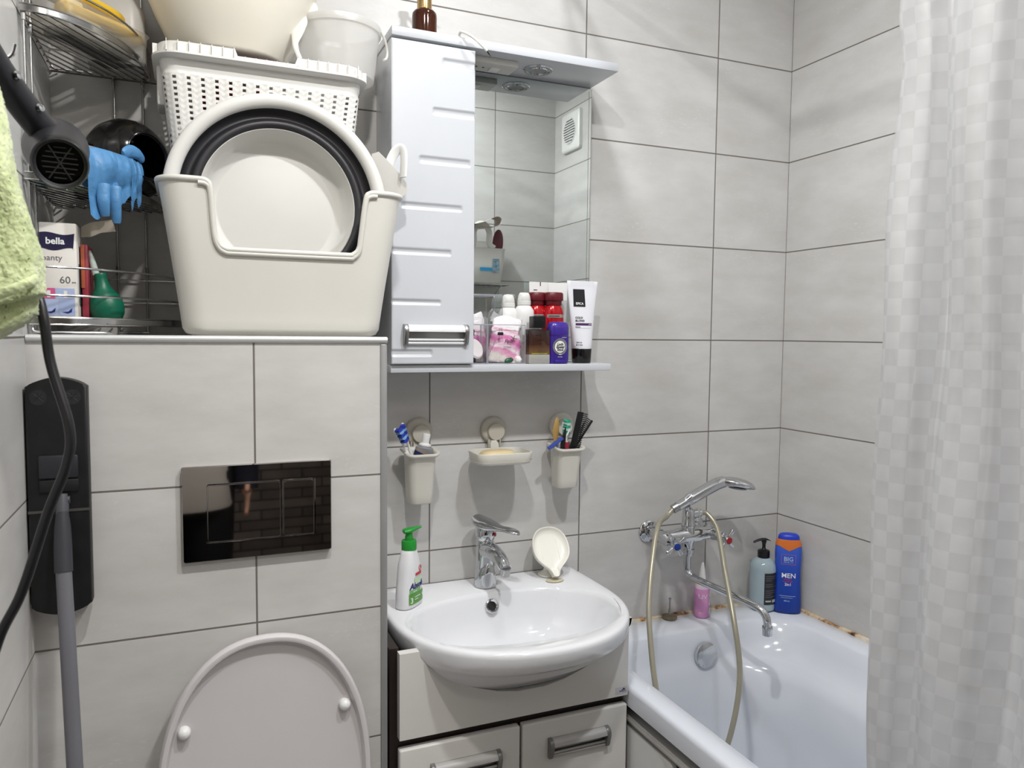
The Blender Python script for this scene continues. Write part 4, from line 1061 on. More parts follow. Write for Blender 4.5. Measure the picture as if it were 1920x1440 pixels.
# ================================================================== ON TOP OF THE CISTERN BOX
ZT = BZ + .0097
BIN = pm('bin_plastic', (208, 206, 199), .36, var=.012)
def storage_bin():
    t = thing('storage_bin', 'white plastic storage bin with deep notch in its front, on the tiled box', 'storage bin', (-1.155, -.19, ZT))
    X = -1.155; Y = -.19
    # outer half widths/rings by height; top flares
    def ring(z, x0, x1, y0, y1, r): return [(p[0] - X, p[1] - Y, z) for p in rr(x0, x1, y0, y1, r, 10)]
    h = .262
    def R(v, ins=0):
        x0 = -1.330 + (-1.366 + 1.330) * v ** 1.1; x1 = -.985 + (-.9455 + .985) * v ** 1.1
        y0 = -.292 + (-.309 + .292) * v; y1 = -.105 + (-.082 + .105) * v
        return ring(v * h, x0 + ins, x1 - ins, y0 + ins, y1 - ins, .040 - .4 * ins)
    rings = [ring(0, -1.316, -.999, -.280, -.118, .034), ring(.004, -1.326, -.989, -.289, -.109, .038)] + [R(v) for v in [.05 + .95 * i / 18 for i in range(19)]]
    inner = [R(v, .0032) for v in [1 - .9 * i / 18 for i in range(19)]]
    bm = MB()
    loft(bm, rings, True, True, False); loft(bm, inner, True, False, True)
    # cut the notch in the front wall: delete faces, then stitch with the lip
    NX0, NX1, NZ = -1.275 - X, -1.028 - X, .148
    def inn(c, m=0):
        if c.y > -.06: return False
        k = (c.z - NZ) / (h - NZ)
        if c.z < NZ + m: return False
        return (NX0 - .008 * k + m) < c.x < (NX1 + .010 * k - m)
    # subdivide front faces for a clean edge
    ed = [e for e in bm.edges if all(v.co.y < -.09 for v in e.verts) and abs(e.verts[0].co.x - e.verts[1].co.x) > .1]
    bmesh.ops.subdivide_edges(bm, edges=ed, cuts=60, use_grid_fill=True)
    dl = [f for f in bm.faces if inn(f.calc_center_median())]
    bmesh.ops.delete(bm, geom=dl, context='FACES')
    obj('shell', bm, BIN, t, angle=50)
    # thick rolled rim that follows the top edge and dips through the notch
    top = R(1)
    path = []
    y0 = -.309 - Y
    zz = h + .001
    left = NX0 - .008; right = NX1 + .010
    def yat(z): return -.292 + (-.309 + .292) * (z / h) - Y - .001
    pts = [(left - .020, y0, zz), (left - .007, y0, zz - .002), (left - .001, yat(h - .012), h - .014), (NX0 - .004, yat(NZ + .03), NZ + .035), (NX0 + .002, yat(NZ + .012), NZ + .012), (NX0 + .014, yat(NZ), NZ + .0015), (NX0 + .04, yat(NZ), NZ),
           (NX1 - .03, yat(NZ), NZ), (NX1 - .014, yat(NZ), NZ + .0015), (NX1 - .003, yat(NZ + .012), NZ + .012), (NX1 + .001, yat(NZ + .03), NZ + .035), (right - .001, yat(h - .012), h - .014), (right + .006, y0, zz - .002), (right + .02, y0, zz)]
    front = cr(pts, 5)
    ring_pts = [Vector((p[0], p[1], zz)) for p in top]
    # walk from right of notch round the back to the left
    idx = [i for i, p in enumerate(ring_pts) if not (p.y < y0 + .012 and left - .02 < p.x < right + .02)]
    start = min((i for i in idx), key=lambda i: (ring_pts[i] - Vector(pts[-1])).length)
    order = [ring_pts[(start + k) % len(ring_pts)] for k in range(len(ring_pts))]
    order = [p for p in order if p in [ring_pts[i] for i in idx]]
    loop = front + order
    bm = MB()
    # band: outward lip (approx 12 mm deep face)
    tube(bm, loop, .0050, 12, closed=True)
    obj('rim', bm, BIN, t)
    # flange face below the rim, a slightly raised border on the front
    bm = MB()
    fl = []
    for p in front:
        fl.append(p)
    tube(bm, [Vector((p.x, yat(max(0.01, p.z)) - .0005, p.z - .006)) if abs(p.x) < .2 else p for p in front], .0042, 10)
    obj('notch_lip', bm, BIN, t)
storage_bin()

def round_basin():
    t = thing('folding_basin', 'round white collapsible wash basin with black rubber band, standing inside white bin', 'basin', (-1.1645, -.228, 1.6240), (radians(-4), 0, 0))
    M = Matrix.Rotation(radians(90), 4, 'X')    # lathe z -> -y
    WB = pm('basin_white', (207, 206, 202), .55, var=.012)
    bm = MB(); lathe(bm, [(.170, .0285), (.1705, .034), (.173, .039), (.178, .0425), (.184, .0435), (.190, .042), (.194, .0385), (.1955, .034), (.194, .029), (.190, .026), (.182, .0255)], 96, M=M, cap=False)
    r = obj('outer_rim', bm, WB, t, angle=60)
    bm = MB(); lathe(bm, [(.180, .034), (.1708, .0335), (.170, .030), (.166, .022), (.162, .0185), (.158, .0175), (.1545, .019), (.151, .0235), (.147, .0250), (.142, .0245), (.138, .022), (.1372, .012), (.142, .006), (.168, .014), (.180, .026)], 96, M=M, cap=False)
    obj('rubber_band', bm, SILIC, t, angle=50)
    bm = MB(); lathe(bm, [(.1376, .020), (.1362, .0205), (.1352, .018), (.131, .002), (.124, -.018), (.114, -.0255), (.108, -.027), (.1065, -.0275), (.105, -.0268), (0, -.0265), (0, -.029), (.112, -.029), (.126, -.022), (.134, -.001), (.1376, .012)], 96, M=M, cap=False)
    obj('inner_bowl', bm, WB, t, angle=60)
round_basin()

def basket():
    X = -1.181
    t = thing('laundry_basket', 'tall white plastic basket with knitted pattern behind the round basin', 'basket', (X, -.1125, ZT + .006))
    ZB = ZT + .006; H = 1.880 - ZB
    BK = pm('basket_plastic', (224, 223, 219), .35, var=.01)
    def hw(z): return .1795 - .050 * (1 - z / H), .0865 - .030 * (1 - z / H)   # half sizes at the wall
    # perimeter walk
    def peri(n, z, off=0):
        a, b = hw(z); a = max(a, .12); b = max(b, .05)
        return rr(-a - off, a + off, -b - off, b + off, .028, 7), a, b
    NS = 420
    base, _, _ = peri(0, H)
    # arc-length resample of unit ring at each z
    def resample(ring, n):
        P = [Vector((p[0], p[1], 0)) for p in ring]; P.append(P[0])
        L = [0]
        for a, b in zip(P[:-1], P[1:]): L.append(L[-1] + (b - a).length)
        out = []; j = 0
        for i in range(n):
            s = L[-1] * i / n
            while L[j + 1] < s: j += 1
            k = (s - L[j]) / max(1e-9, L[j + 1] - L[j])
            d = (P[j + 1] - P[j]).normalized()
            out.append((P[j].lerp(P[j + 1], k), Vector((d.y, -d.x, 0))))
        return out
    bm = MB()
    ncol = 42; per = 8; n = ncol * per       # columns round the basket, 8 cells wide each
    rowh = .0098; z0, z1 = .26, H - .020
    sub = 4; nr = int((z1 - z0) / rowh) * sub
    g = []
    for j in range(nr + 1):
        z = z0 + (z1 - z0) * j / nr
        rs = resample(peri(0, z)[0], n)
        row = []
        for i, (p, nm) in enumerate(rs):
            u = (i % per) / per
            tri = abs(u - .5) * 2
            ph = ((z - z0) / rowh + tri * 1.3) % 1.0
            d = .0024 * abs(sin(pi * ph)) * (0.35 + .65 * sin(pi * min(1, max(0, tri)) * .98 + .02))
            if j > nr - 3: d = 0
            row.append(bm.verts.new((p.x + nm.x * d, p.y + nm.y * d, z)))
        g.append(row)
    for j in range(nr):
        rj = j // sub; mj = j % sub
        for i in range(n):
            u = i % per
            hole = u in (3, 4) and mj in (1, 2) and 1 < rj < nr // sub - 1
            if hole: continue
            bm.faces.new((g[j][i], g[j][(i + 1) % n], g[j + 1][(i + 1) % n], g[j + 1][i]))
    # plain lower part and plain top band (double sided thin)
    lo = [[(q[0].x, q[0].y, z) for q in resample(peri(0, z)[0], n)] for z in (0.0, z0 * .5, z0)]
    loft(bm, lo, True, True, False)
    hi = [[(q[0].x + q[1].x * o, q[0].y + q[1].y * o, z) for q in resample(peri(0, z)[0], n)] for z, o in ((z1, 0), (z1 + .004, .0016), (H, .0016))]
    loft(bm, hi, True, False, False)
    obj('woven_wall', bm, BK, t, angle=70)
    # rim: ledge, upright, ribs
    a, b = .1745, .0900
    bm = MB()
    prof = [(.0, -.004), (.016, -.002), (.0185, .0), (.0185, .0035), (.011, .0045), (.0095, .0065), (.0095, .022), (.0075, .0235), (.004, .0225), (.004, .004), (.0, .002)]
    def rim_ring(o, z):
        out = []
        for q in resample(rr(-a - o, a + o, -b - o, b + o, .03 + o, 9), 240): out.append((q[0].x, q[0].y, H + z))
        return out
    rings = [rim_ring(o, z) for o, z in prof]
    rings.append(rings[0])
    loft(bm, rings, True, False, False)
    # lower the rim at the hand hold in the middle of both long sides
    for v in bm.verts:
        if abs(v.co.x) < .054 and v.co.z > H + .008: v.co.z = H + .004 + (v.co.z - H - .004) * .38
    obj('rim', bm, BK, t, angle=40)
    rim_o = [o for o in t.children if o.name.startswith('rim')][0]
    def rib(lo, hi):
        bm = MB(); box(bm, lo, hi); obj('rib', bm, BK, rim_o, smooth=False)
    for i in range(19):
        x = -.168 + .336 * i / 18
        hgt = .0225 if abs(x) > .056 else .0095
        for s in (-1, 1):
            y = s * (b + .0088)
            rib((x - .0006, y if s > 0 else y - .0078, H + .003), (x + .0006, y + .0078 if s > 0 else y, H + hgt))
    for s in (-1, 1):
        for i in range(5):
            y = -.07 + .14 * i / 4; x = s * (a + .0088)
            rib((min(x, x + s * .0078), y - .0006, H + .003), (max(x, x + s * .0078), y + .0006, H + .0225))
    # handle wing under the left end of the rim
    bm = MB(); box(bm, (-a - .012, -.035, H - .075), (-a + .004, .035, H - .002), .005); obj('end_handle', bm, BK, t)
    # laundry inside, dark red and dark grey seen through the holes
    def cloth(name, lab, xa, xb, zt, col, sd):
        rnd = random.Random(sd)
        bm = MB(); rings = []
        for j in range(9):
            z = .012 + (zt - .012) * j / 8
            aa, bb = hw(z); bb = max(.05, bb) - .006
            k = 1 if j < 7 else (.93 if j == 7 else .75)
            cxx = (xa + xb) / 2; hwid = (xb - xa) / 2
            rings.append([(cxx + (p[0]) * k + rnd.uniform(-.0015, .0015), p[1] * k, z + (.01 * sin(p[0] * 60 + sd) if j > 6 else 0)) for p in ell(0, 0, 0, hwid, bb, 40, 5)])
        loft(bm, rings)
        o = obj('laundry', bm, pm(lab + '_cloth', col, .9, var=.3, vs=25, bump=.6, bs=40))
        o.location = t.location
        return o
    tag(cloth('l', 'red', -.130, .022, H - .035, (120, 18, 30), 3), 'dark red laundry seen through the left holes of the basket', 'laundry', 'laundry in the basket')
    tag(cloth('l', 'grey', .026, .132, H - .10, (62, 60, 62), 8), 'dark grey laundry seen through the right holes of the basket', 'laundry', 'laundry in the basket')
    return t
basket()
RIMZ = 1.880 + .0235

def cream_bucket():
    t = thing('cream_bucket', 'big cream plastic bucket standing on the rim of the knitted basket', 'bucket', (-1.2360, -.112, RIMZ))
    bm = MB(); lathe(bm, [(0, 0), (.092, 0), (.098, .002), (.101, .006), (.1335, .075), (.150, .115), (.168, .168), (.172, .172), (.172, .180), (.166, .182), (.160, .17), (.094, .010), (0, .006)], 72); obj('shell', bm, CREAM, t, angle=50)
    bm = MB(); M = T(.150, -.020, .112) @ Matrix.Rotation(radians(90), 4, 'Y')
    lathe(bm, [(.024, -.012), (.024, .004), (.020, .008), (.012, .009), (0, .009)], 28, M=M); obj('lug', bm, CREAM, t)
cream_bucket()

def small_bucket():
    t = thing('translucent_bucket', 'small translucent white bucket standing beside the cream bucket near the cabinet', 'bucket', (-1.030, -.108, RIMZ))
    F = plastic_film('milky_film', (244, 243, 240), .36, .42, .22, .3, .08)
    bm = MB(); lathe(bm, [(0, .001), (.066, 0), (.070, .002), (.0820, .096), (.0830, .100)], 64, cap=False); obj('shell', bm, F, t, angle=50)
    bm = MB(); lathe(bm, [(.0815, .092), (.0855, .093), (.0863, .100), (.0857, .1065), (.0835, .1075), (.081, .106), (.0807, .096)], 64, cap=False); obj('rim', bm, F, t, angle=50)
    HW = plastic_film('handle_white', (240, 238, 232), .6, .3, .04, .3, .06)
    # strap handle hanging down in front on the left, thin wire on the right
    bm = MB()
    c = cr([(-.074, -.046, .108), (-.083, -.060, .085), (-.092, -.072, .055), (-.096, -.080, .030), (-.088, -.082, .006)], 6)
    wd = [.006, .007, .008, .010, .013, .016, .017, .0175, .017, .0165, .016, .015, .014, .0125, .011, .0095, .008, .0075, .007, .0065, .006, .006, .006, .006, .006]
    tube(bm, c, [wd[i] * .75 for i in range(len(c))], 12, sx=.28, up=(1, 0, 0)); obj('handle_strap', bm, HW, t)
    bm = MB(); tube(bm, cr([(.078, -.036, .100), (.088, -.030, .085), (.094, -.026, .066), (.090, -.036, .048), (.082, -.046, .040)], 6), .0026, 10); obj('handle_wire', bm, HW, t)
small_bucket()

def scoop():
    t = thing('litter_scoop', 'white plastic scoop with looped handle leaning between the bin and the cabinet', 'scoop', (-.945, -.205, 1.66))
    F = plastic_film('frosted_sheet', (226, 224, 218), .5, .25, .12, .3, .05)
    bm = MB()
    prism(bm, [(-.040, .082), (-.026, .088), (.004, .062), (.033, .030), (.032, .012), (.010, -.004), (-.030, -.006)], -.0012, .0012)
    obj('blade', bm, F, t)
    bm = MB(); p = cr([(-.006, .004, .060), (.002, .003, .080), (.010, .000, .094), (.018, -.004, .098), (.022, -.009, .088), (.022, -.012, .070), (.020, -.013, .040)], 6)
    tube(bm, p, .0030, 12, sx=3.2, up=(0, 1, 0)); obj('handle', bm, W_PLA2, t)
scoop()

# ------------------------------------------------------------------ corner wire rack
RA, RB = .221, .300
TIER_RA = (.221, .186, .170)
def rpt(th, z, k=1.0): return V(XL + .004 + .186 * k * cos(th), -.006 - RB * k * sin(th), z)
TIERS = (1.406, 1.632, 1.888)
def rack():
    t = thing('corner_rack', 'chromed wire corner rack with three tiers standing on the tiled box', 'rack', (XL, 0, ZT))
    O = V(XL, 0, ZT)
    for zi, z in enumerate(TIERS):
        bm = MB(); n = 28
        RA = TIER_RA[zi]
        arc = [V(.004 + RA * cos(pi / 2 * i / n), -.006 - RB * sin(pi / 2 * i / n), z - O.z) for i in range(n + 1)]
        # flat front band
        loft(bm, [[p + V(0, 0, dz) for p in arc] for dz in (-.0055, .0055)], closed=False)
        loft(bm, [[p * 1.0 + V(-.0012, .0012, dz) for p in arc] for dz in (.0055, -.0055)], closed=False)
        tube(bm, [p + V(0, 0, .0055) for p in arc], .0014, 8); tube(bm, [p + V(0, 0, -.0055) for p in arc], .0014, 8)
        tube(bm, [arc[0], V(.006, -.006, z) - V(0, 0, O.z), arc[-1]], .002, 8)
        rim = obj('tier_frame', bm, WIRE, t)
        # parallel wires, running along the chord
        A = V(RA, 0, 0); B = V(0, -RB, 0)
        d = (B - A).normalized(); nn = Vector((d.y, -d.x, 0))
        if nn.x < 0: nn = -nn
        bm = MB()
        c0 = V(.004, -.006, z - O.z - .004)
        nw = 15
        for k in range(nw):
            off = .010 + k * .0165
            P = []
            # intersect line {p: p.nn = off} with region x>=0,y<=0, ellipse
            for s in [i / 400 for i in range(-400, 401)]:
                q = nn * off + d * s * .4
                if q.x >= 0 and q.y <= 0 and (q.x / RA) ** 2 + (q.y / RB) ** 2 <= 1: P.append(q)
            if len(P) > 2: tube(bm, [c0 + P[0], c0 + P[-1]], .0016, 6)
        obj('shelf_wires', bm, WIRE, rim)
        for dz in ((.041, .086), (.030, .060), (.041,))[zi]:
            bm = MB()
            arc2 = [p + V(0, 0, dz) for p in arc]
            tube(bm, arc2 + [V(.006, -RB - .004, z - O.z + dz), V(.006, -.008, z - O.z + dz), V(RA, -.008, z - O.z + dz)], .0019, 8)
            obj('guard_rail', bm, WIRE, t)
    for (x, y) in ((-1.4475, -.008), (-1.3965, -.008), (XL + .008, -.245), (XL + .008, -.300)):
        bm = MB(); tube(bm, [(x - O.x, y, .003), (x - O.x, y, 2.05 - O.z)], .0022, 10)
        for z in (1.50, 1.87): tube(bm, [(x - O.x, y, z - O.z), (x - O.x, y, z - O.z + .018)], .004, 8)
        obj('post', bm, WIRE, t)
    bm = MB(); tube(bm, cr([(.008, -.300, .012), (.012, -.302, .004), (.05, -.290, .003), (.10, -.270, .003), (.115, -.262, .0025)], 5), .0022, 8); tube(bm, [(.108, -.008, .0025), (.162, -.008, .0025)], .0022, 8); obj('foot', bm, WIRE, t)
rack()
Z1 = TIERS[0] - .0022; Z2 = TIERS[1] - .0022; Z3 = TIERS[2] - .0022

def pads_box():
    t = thing('pads_pack', 'white pack of panty liners with dark blue label on the lowest rack tier', 'package', (-1.5155, -.185, Z1))
    CARD = pm('card_white', (226, 222, 216), .5, var=.015)
    bm = MB(); box(bm, (-.031, -.055, 0), (.0240, .075, .166), .0025); obj('carton', bm, CARD, t)
    f = lambda x, z: -.0552
    NV = pm('navy_label', (34, 30, 66), .4)
    bm = MB(); 
    pts = [(-.030 + .051 * i / 14, .148 + .0020 * sin(i / 14 * 2 * pi + .4)) for i in range(15)] + [(.0205, .146), (.0185, .1215)] + [(.0185 - .0485 * i / 14, .1225 + .0025 * sin(i / 14 * 2 * pi + 1.0)) for i in range(15)]
    prism(bm, pts, -.0558, -.0550); obj('brand_flag', bm, NV, t, smooth=False)
    text(t, [('bella', -.0075, .1305, .0150, 'CENTER', 0, .0004)], WINK, lambda x, z: -.0561)
    text(t, [('panty', -.0125, .1035, .0135, 'CENTER'), ('60', .0055, .0660, .0165, 'CENTER'), ('pcs', .0155, .0665, .0045)], GREYINK, f)
    for k, (x0, x1, z0, z1, c) in enumerate(((-.029, -.0095, .040, .0575, (206, 92, 138)), (-.009, .0190, .040, .0575, (170, 184, 218)), (-.029, -.0055, .012, .0392, (170, 184, 218)), (-.0048, .0190, .012, .0392, (162, 178, 214)))):
        bm = MB(); box(bm, (x0, -.0556, z0), (x1, -.0549, z1)); q = obj('info_panel', bm, pm('info_%d' % k, c, .45), t, smooth=False)
        if k >= 2:
            cx = (x0 + x1) / 2
            bm = MB(); prism(bm, [(cx - .007, .018), (cx + .002, .019), (cx + .008, .025), (cx + .007, .018), (cx + .001, .0155)], -.0560, -.0555); obj('crescent_mark', bm, pm('crescent_%d' % k, (44, 44, 112), .4), q, smooth=False)
        else:
            bm = MB(); box(bm, ((x0 + x1) / 2 - .002, -.0560, z0 + .002), ((x0 + x1) / 2 + .003, -.0555, z1 - .004)); obj('pad_mark', bm, W_PLA2, q, smooth=False)
    bm = MB(); 
    prism(bm, [(.0245, .148), (.0245, .166), (.040, .175), (.073, .182), (.078, .162), (.055, .158), (.040, .150)], -.015, -.0135, M=Matrix.Rotation(radians(6), 4, 'Z')); obj('open_flap', bm, pm('brown_card', (186, 176, 160), .7, var=.05), t, smooth=False)
    bm = MB(); box(bm, (.0236, -.040, .030), (.0248, -.010, .100)); obj('side_print', bm, pm('side_print_grey', (70, 78, 80), .5, var=.5, vs=60), t, smooth=False)
pads_box()
t = thing('flat_pack', 'thin pink and orange packet standing between the white pack and green bulb', 'package', (-1.4835, -.195, Z1))
bm = MB(); box(bm, (-.0055, -.02, 0), (.0055, .055, .135), .003); obj('sleeve', bm, pm('pink_packet', (150, 52, 66), .4, var=.15), t)
bm = MB(); box(bm, (-.0056, -.0215, .06), (.0000, -.0195, .134), .0005); obj('orange_stripe', bm, pm('orange_stripe', (176, 92, 62), .4), t)

def bulb():
    t = thing('rubber_bulb', 'dark green rubber bulb syringe with pale tip on the lowest rack tier', 'bulb syringe', (-1.4485, -.200, Z1))
    G = pm('green_rubber', (10, 96, 72), .38, var=.05)
    bm = MB(); lathe(bm, [(0, .0), (.012, .0005), (.020, .004), (.0262, .014), (.0285, .026), (.0270, .038), (.0225, .049), (.0165, .057), (.0125, .064), (.0105, .074), (.0098, .082), (.0105, .085), (.0095, .088), (0, .088)], 36, M=Matrix.Rotation(radians(-9), 4, 'Y') @ T(0, 0, .0)); obj('bulb', bm, G, t)
    bm = MB(); lathe(bm, [(.0060, .086), (.0058, .098), (.0052, .108), (.0042, .118), (.0030, .128), (.0, .130)], 20, M=Matrix.Rotation(radians(-13), 4, 'Y')); obj('tip', bm, pm('pale_tip', (176, 190, 180), .35), t)
bulb()

# ---- middle tier
def black_bowl():
    t = thing('round_black_bowl', 'glossy round black plastic bowl lying on its side on the middle rack tier', 'bowl', (-1.4185, -.128, Z2 + .0735))
    ax = Vector((.62, -.70, .05)).normalized()
    M = rot_to(ax) @ Matrix.Scale(1.26, 4)
    bm = MB(); lathe(bm, [(0, -.056), (.020, -.0545), (.038, -.046), (.051, -.031), (.0575, -.012), (.0580, .006), (.053, .022), (.044, .034), (.035, .041), (.0325, .0425), (.0300, .041), (.041, .030), (.049, .018), (.053, .004), (.0525, -.012), (.046, -.030), (.034, -.042), (0, -.050)], 48, M=M); obj('shell', bm, BLACK_G, t, angle=60)
    bm = MB(); tube(bm, [M @ V(.0325 * cos(a), .0325 * sin(a), .0420) for a in [2 * pi * i / 40 for i in range(40)]], .0018, 8, closed=True); obj('mouth_ring', bm, BLACK_G, t)
black_bowl()
t = thing('hair_brush', 'flat black hair brush handle between the hair dryer and the round black bowl', 'hair brush', (-1.502, -.165, Z2 + .070))
bm = MB(); tube(bm, cr([(-.034, -.01, .036), (-.020, -.006, .026), (0, .0, .016), (.03, .012, .008), (.05, .02, .006)], 6), [.004, .006, .009, .0125, .014, .014, .0145, .0145, .0145, .0145, .0145, .0145, .0145, .014, .014, .014, .014, .014, .013, .013, .013, .012, .012, .010, .008], 14, sx=.55); hb = obj('handle', bm, BLACK, t)
bm = MB(); box(bm, (.0, -.02, -.071), (.055, .05, -.062), .003); box(bm, (.012, .0, -.063), (.035, .02, .006), .004); obj('brush_head', bm, BLACK, t)
t = thing('clear_packet', 'small pale green clear packet under the black brush handle', 'package', (-1.487, -.215, Z2))
bm = MB(); box(bm, (-.028, -.02, 0), (.03, .03, .068), .006); obj('packet', bm, plastic_film('pale_green_film', (170, 190, 160), .35, .3, .4, .15, .15), t)
t = thing('teal_pouch', 'dark teal pouch beside the hair dryer nozzle on the middle rack tier', 'pouch', (-1.528, -.235, Z2))
bm = MB(); box(bm, (-.022, -.03, 0), (.022, .03, .09), .012, 3); obj('fabric', bm, pm('teal_cloth', (30, 84, 90), .7, var=.1), t)

def gloves():
    t = thing('nitrile_gloves', 'light blue disposable gloves draped over the rail of the middle tier', 'gloves', (-1.437, -.24, 1.692))
    G = pm('blue_nitrile', (78, 132, 180), .45, var=.10, vs=30, bump=.7, bs=55)
    O = V(-1.437, -.24, 1.718)
    rnd = random.Random(4)
    def flap(bm, th0, th1, zl0, zl1, bul, back, seed):
        # draped sheet over the front rail: from behind, over, down in front, wrinkled
        nu, nv = 26, 34; g = []
        for j in range(nv + 1):
            v = j / nv
            row = []
            for i in range(nu + 1):
                u = i / nu
                th = th0 * .95 + .12 + (th1 - th0) * 1.18 * u
                ln = zl0 + (zl1 - zl0) * u + .010 * sin(u * 9 + seed)
                if v < .2:
                    s = (.2 - v) / .2
                    k = 1 - .11 * s; z = 1.7185 - .020 * s ** 1.3 + .003 * sin(u * 8)
                else:
                    s = (v - .2) / .8
                    k = 1.006 + bul * math.sin(min(1, s * 1.4) * pi) * .05 + .010 * s; z = 1.7195 - ln * s ** 1.1
                wr = (.010 * sin(u * 11 + seed + v * 2) + .005 * sin(u * 26 + v * 5 + seed)) * min(1, v * 2)
                uu = th + (th1 - th0) * -.18 * max(0, v - .3) * (u - .5) * 2
                p = rpt(uu, z, k + wr * .9) - O
                row.append(bm.verts.new(p))
            g.append(row)
        for j in range(nv):
            for i in range(nu): bm.faces.new((g[j][i], g[j][i + 1], g[j + 1][i + 1], g[j + 1][i]))
    for k, (a0, a1, l0, l1, bl) in enumerate(((.685, .995, .075, .118, 1.0), (.565, .80, .080, .066, .7), (.475, .60, .070, .082, .5))):
        bm = MB(); flap(bm, a0, a1, l0, l1, bl, 0, k * 2.1 + 1)
        r = bmesh.ops.solidify(bm, geom=bm.faces[:], thickness=.0008)
        obj('palm' if k == 0 else 'cuff', bm, G, t, angle=80)
    bm = MB()
    tube(bm, cr([rpt(.78, 1.722, 1.0) - O, rpt(.70, 1.731, 1.0) - O, rpt(.63, 1.730, 1.02) - O, rpt(.57, 1.722, 1.03) - O], 5), [.006, .009, .010, .0105, .011, .0115, .0115, .0115, .011, .0105, .010, .009, .0085, .008, .007, .005], 12, sx=.5); obj('finger', bm, G, t)
    for th, ln in ((1.00, .112), (.90, .120)):
        bm = MB(); tube(bm, cr([rpt(th, 1.66, 1.03) - O, rpt(th, 1.63, 1.045) - O, rpt(th - .02, 1.72 - ln, 1.03) - O], 6), [.011, .0115, .011, .0105, .010, .0098, .0095, .009, .0085, .008, .0075, .007, .006], 12, sx=.55); obj('finger', bm, G, t)
gloves()

# ---- top tier
t = thing('plastic_tray', 'clear plastic tray holding yellow brushes on the top rack tier', 'tray', (-1.474, -.150, Z3))
FT = plastic_film('tray_film', (214, 212, 206), .25, .25, .62, .2, .12)
bm = MB(); M = Matrix.Rotation(radians(52 - 90), 4, 'Z')
loft(bm, [rr(-.045, .045, -.095, .095, .02, 6, 0), rr(-.050, .050, -.100, .100, .024, 6, .05), rr(-.053, .053, -.103, .103, .026, 6, .0505)], True, True, False, M)
obj('shell', bm, FT, t)
def yellow(loc, rot, lab, ln, kind):
    t = thing(kind, lab, 'brush', loc, rot)
    Y = pm('yellow_plastic', (232, 190, 44), .4, var=.06) if 'yellow_plastic' not in bpy.data.materials else bpy.data.materials['yellow_plastic']
    bm = MB(); tube(bm, cr([(0, -ln / 2, 0), (0, -ln / 4, .004), (0, 0, .006), (0, ln / 4, .004), (0, ln / 2, 0)], 5), [.008, .0125, .0135, .0125, .0115, .011, .011, .0105, .010, .010, .0105, .011, .0115, .012, .0125, .013, .0135, .0135, .013, .011, .007], 14, sx=1.3); obj('handle', bm, Y, t)
    bm = MB(); box(bm, (-.013, -ln / 2 + .01, -.018), (.013, -ln / 2 + .075, -.006), .003); obj('bristle_block', bm, pm('pale_bristle', (220, 206, 150), .8, bump=.6, bs=200), t)
zr = radians(52 - 90)
yellow((-1.478, -.168, Z3 + .070), (radians(4), 0, zr + .1), 'upper yellow plastic brush lying in the clear tray', .19, 'cleaning_brush')
yellow((-1.452, -.168, Z3 + .038), (radians(3), 0, zr), 'lower yellow plastic brush in the front of the clear tray', .18, 'cleaning_brush')
t = thing('kitchen_sponge', 'dark sponge lying flat on the bottom of the clear tray', 'sponge', (-1.474, -.150, Z3 + .0022), (0, 0, zr))
bm = MB(); box(bm, (-.028, -.07, 0), (.028, .07, .014), .003); obj('foam', bm, pm('dark_foam', (44, 40, 30), .95, var=.2, vs=80, bump=.8, bs=150), t)
t = thing('white_canister', 'pale grey rounded container with oval handle at the back of the top rack tier', 'container', (-1.442, -.058, Z3))
GC = pm('pale_grey_plastic', (200, 198, 195), .35)
bm = MB(); loft(bm, [rr(-.042, .05, -.04, .045, .02, 6, 0), rr(-.046, .055, -.044, .05, .024, 6, .01), rr(-.046, .055, -.044, .05, .024, 6, .10), rr(-.035, .04, -.035, .04, .024, 6, .13)], True, True, True); obj('shell', bm, GC, t)
bm = MB(); tube(bm, [(.018 + .026 * cos(a), -.0445, .038 + .012 * sin(a)) for a in [2 * pi * i / 30 for i in range(30)]], .0022, 8, closed=True); obj('oval_grip', bm, pm('grey_grip', (120, 118, 114), .4), t)

